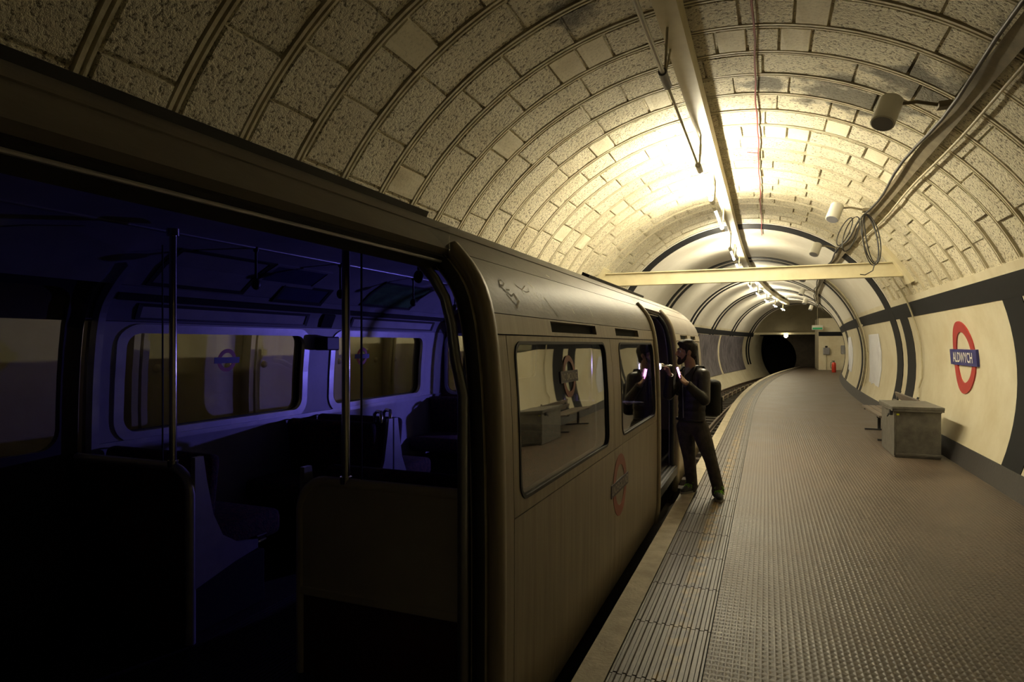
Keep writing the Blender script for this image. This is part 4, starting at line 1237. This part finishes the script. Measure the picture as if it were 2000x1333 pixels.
# eyes, hair, beard
for sx in (-1, 1):
    b = NB(); ball(b, hp(sx * .031, .074, .012), .0125, 10); e = mk('eye', b, 'eye_white', man, True)
    b = NB(); ball(b, hp(sx * .031, .083, .012), .0062, 8); mk('iris', b, 'eye_dark', e, True)
    b = NB(); chain(b, [hp(sx * .05, .078, .036), hp(sx * .03, .092, .042), hp(sx * .012, .096, .036)], [.005, .007, .006], 8); mk('eyebrow', b, 'hair', man, True)
b = NB()
ball(b, hp(0, -.020, .050), .1, 18, (.84, 1.02, .88), HB); ball(b, hp(0, -.055, .005), .1, 14, (.74, .60, .86), HB)
ball(b, hp(0, .045, .098), .06, 12, (1.05, .95, .62), HB); ball(b, hp(0, -.01, .115), .06, 12, (1.1, 1.3, .55), HB); ball(b, hp(0, -.085, -.05), .05, 12, (1.1, .5, .8), HB)
for sx in (-1, 1): capsule(b, hp(sx * .073, .012, .04), hp(sx * .072, .018, -.02), .012, .008)
o = mk('hair', b, 'hair', man, True); remesh(o, .008, 3)
# clear the face: the hair keeps behind the brow line
b = NB()
for sx in (-1, 1):
    chain(b, [hp(sx * .069, .016, -.03), hp(sx * .060, .036, -.075), hp(sx * .035, .066, -.108), hp(0, .080, -.116)], [.009, .017, .021, .024])
    chain(b, [hp(sx * .034, .078, -.06), hp(sx * .014, .096, -.045), hp(0, .099, -.044)], [.007, .007, .007], 8)
    capsule(b, hp(sx * .034, .078, -.06), hp(sx * .025, .082, -.1), .010, .016)
ball(b, hp(0, .078, -.10), .03, 10, (1.0, .7, .9), HB)
o = mk('beard', b, 'beard', man, True); remesh(o, .006, 2)
# clothes
CB = basis(fd)
def cp(c, x, y, z): return c + CB @ Vector((x, y, z))
b = NB()
N_, C_, W_, P_ = J['neck'], J['chest'], J['waist'], J['pelvis']
for (c, wx, dp, h) in ((C_ + Vector((0, 0, .07)), .175, .115, .10), (C_, .185, .128, .12), (C_.lerp(W_, .5), .178, .122, .12), (C_.lerp(W_, .25), .182, .126, .12), (C_.lerp(W_, .75), .176, .121, .12), (W_, .175, .120, .12), (W_ - Vector((0, 0, .05)), .176, .122, .09)):
    ball(b, c, 1.0, 18, (wx, dp, h), CB)
for q in ('r', 'l'):
    chain(b, [C_.lerp(J[q + 'sh'], .5) + Vector((0, 0, .05)), J[q + 'sh'], J[q + 'el'], J[q + 'wr'].lerp(J[q + 'el'], .10)], [.085, .074, .060, .043], 14)
chain(b, [cp(N_, .05, .02, -.035), cp(N_, .055, -.045, -.015), cp(N_, -.055, -.045, -.015), cp(N_, -.05, .02, -.035)], [.024] * 4)
chain(b, [cp(N_, .05, .02, -.035), cp(N_, .03, .075, -.11)], [.022, .018]); chain(b, [cp(N_, -.05, .02, -.035), cp(N_, -.03, .075, -.11)], [.022, .018])
jk = mk('jacket', b, 'leather', man, True); remesh(jk, .0105, 4)
b = NB(); tube(b, [cp(C_, .0, .126, .06), cp(C_, 0, .135, -.02), cp(C_.lerp(W_, .5), 0, .130, 0), cp(W_, 0, .127, -.04)], .0055, 6); mk('zip', b, 'grey_metal', jk)
b = NB(); tube(b, [cp(W_, x * .185, math.sqrt(max(0, 1 - x * x)) * .126, -.062) for x in [math.sin(i * .35) for i in range(-4, 5)]], .016, 8); mk('hem_band', b, 'leather', jk, True)
for q in ('r', 'l'):
    d = (J[q + 'wr'] - J[q + 'el']).normalized(); p = J[q + 'wr'].lerp(J[q + 'el'], .08)
    b = NB(); tube(b, [p - d * .025, p + d * .02], [.046, .042], 12); mk('cuff', b, 'leather', jk, True)
b = NB(); chain(b, [cp(N_, 0, .03, -.04), cp(N_, 0, .078, -.13)], [.045, .03]); o = mk('shirt', b, 'shirt_grey', man, True)
b = NB()
ball(b, P_ + Vector((0, 0, .02)), 1.0, 18, (.172, .122, .12), CB)
for q in ('r', 'l'):
    chain(b, [J[q + 'hip'] + Vector((0, 0, .0)), J[q + 'hip'].lerp(J[q + 'kn'], .5), J[q + 'kn'], J[q + 'kn'].lerp(J[q + 'ank'], .5), J[q + 'ank'] - Vector((0, 0, -.01))], [.098, .089, .070, .066, .062], 14)
    chain(b, [J[q + 'ank'] + Vector((.0, 0, .02)) + fd * .015, J[q + 'ank'] - Vector((0, 0, .01)) + fd * .02], [.066, .064], 12)
tr = mk('trousers', b, 'trouser_cloth', man, True); remesh(tr, .0105, 4)
for q, fdir in (('r', Vector((-.45, -.89, 0))), ('l', Vector((.10, -.95, 0)))):
    fdir.normalize(); FB = basis(fdir)
    g = Vector((J[q + 'ank'].x, J[q + 'ank'].y, 0))
    fp = lambda x, y, z: g + FB @ Vector((x, y, z))
    b = NB()
    chain(b, [fp(0, -.045, .055), fp(0, .06, .052), fp(0, .15, .042), fp(0, .185, .038)], [.042, .044, .038, .030], 14)
    capsule(b, fp(0, -.02, .06), fp(0, .0, .10), .043, .040)
    sh = mk('shoe', b, 'shoe_grey', man, True); remesh(sh, .008, 2)
    b = NB(); lp = []
    for k in range(24):
        a = 2 * math.pi * k / 24
        wv = .047 if math.sin(a) > 0 else .042
        lp.append((wv * math.cos(a), .07 + .150 * math.sin(a)))
    prism(b, lp, lambda x, y: fp(x, y, 0.004), lambda x, y: fp(x, y, .026)); mk('sole', b, 'sole_white', sh)
    b = NB()
    for k in range(4):
        y = .045 + k * .026; z = .108 - k * .010
        tube(b, [fp(-.033, y, z - .016), fp(0, y + .010, z + .002), fp(.033, y, z - .016)], .0052, 6)
        tube(b, [fp(.030, y, z - .012), fp(0, y + .012, z + .004), fp(-.030, y + .024, z - .02)], .0045, 6)
    for sx in (-1, 1):
        tube(b, [fp(0, .045, .115), fp(sx * .03, .05, .135), fp(sx * .05, .06, .115), fp(sx * .02, .055, .105)], .0045, 6); tube(b, [fp(0, .045, .115), fp(sx * .04, .07, .085), fp(sx * .05, .09, .06)], .0045, 6)
    mk('lace', b, 'lace_green', sh, True)
# backpack
bc = cp(C_, -.05, -.215, -.14)
t = thing('backpack', 'black cloth backpack worn on the back of the man in the doorway', 'backpack', bc - Vector((0, 0, .22)))
b = NB(); M = Matrix.Translation(bc) @ CB.to_4x4()
box(b, (-.14, -.075, -.21), (.14, .075, .20), .06, M, 3); mk('bag', b, 'bag_cloth', t, True)
b = NB(); box(b, (-.11, -.11, -.18), (.11, -.06, .02), .03, M, 3); mk('pocket', b, 'bag_cloth', t, True)
for sx in (-1, 1):
    s_ = J['rsh'] if sx > 0 else J['lsh']
    m_ = C_.lerp(s_, .62)
    b = NB(); tube(b, [cp(m_, 0, -.13, .06), cp(m_, 0, -.06, .135), cp(m_, 0, .03, .135), cp(m_, 0, .115, .05), cp(m_, .0, .135, -.05), cp(m_, sx * .05, .09, -.16), cp(m_, sx * .07, -.05, -.20)], .014, 8); mk('strap', b, 'bag_cloth', t, True)
# torch in the raised right hand, lit phone in the left
tc_ = J['rwr'] + rdir.normalized() * .095 + left_img * .012
aim = Vector((-.66, -.75, -.02)).normalized()
t = thing('torch', 'silver torch shining blue light into the carriage, held by the man', 'torch', tc_ - Vector((0, 0, .03)))
b = NB(); tube(b, [tc_ - aim * .07, tc_ + aim * .03, tc_ + aim * .05, tc_ + aim * .10], [.015, .015, .034, .038], 14, cap=True); mk('body', b, 'chrome', t, True)
b = NB(); tube(b, [tc_ + aim * .101, tc_ + aim * .104], [.034, .034], 16); mk('lens', b, 'torch_lens', t)
b = NB(); ball(b, tc_ + aim * .03 + UPV * .017, .007, 8); mk('switch', b, 'rubber', t)
sp_d = bpy.data.lights.new('torch_beam', 'SPOT'); sp_d.energy = 105.0; sp_d.color = (.22, .18, 1.0); sp_d.spot_size = math.radians(95); sp_d.spot_blend = .8; sp_d.shadow_soft_size = .025
so = bpy.data.objects.new('torch_beam', sp_d); put(so, t); so.location = (tc_ + aim * .125) - ORG[t]
so.rotation_euler = aim.to_track_quat('-Z', 'Y').to_euler()
pc_ = J['lwr'] + ldir.normalized() * .115 + UPV * .03
t = thing('phone', 'slim phone with glowing pink edge in the left hand of the man', 'phone', pc_ - Vector((0, 0, .07)))
ph = (UPV * .93 + left_img * .30).normalized(); px_ = to_cam; pn = ph.cross(px_).normalized()
M = Matrix(((px_.x, pn.x, ph.x, pc_.x), (px_.y, pn.y, ph.y, pc_.y), (px_.z, pn.z, ph.z, pc_.z), (0, 0, 0, 1)))
b = NB(); box(b, (-.033, -.005, -.068), (.033, .005, .068), .004, M); mk('case', b, 'dark_metal', t)
b = NB(); box(b, (.005, -.0065, -.050), (.029, -.005, .060), 0, M); box(b, (.033, -.006, -.02), (.037, .006, .066), 0, M); mk('screen', b, 'phone_glow', t)
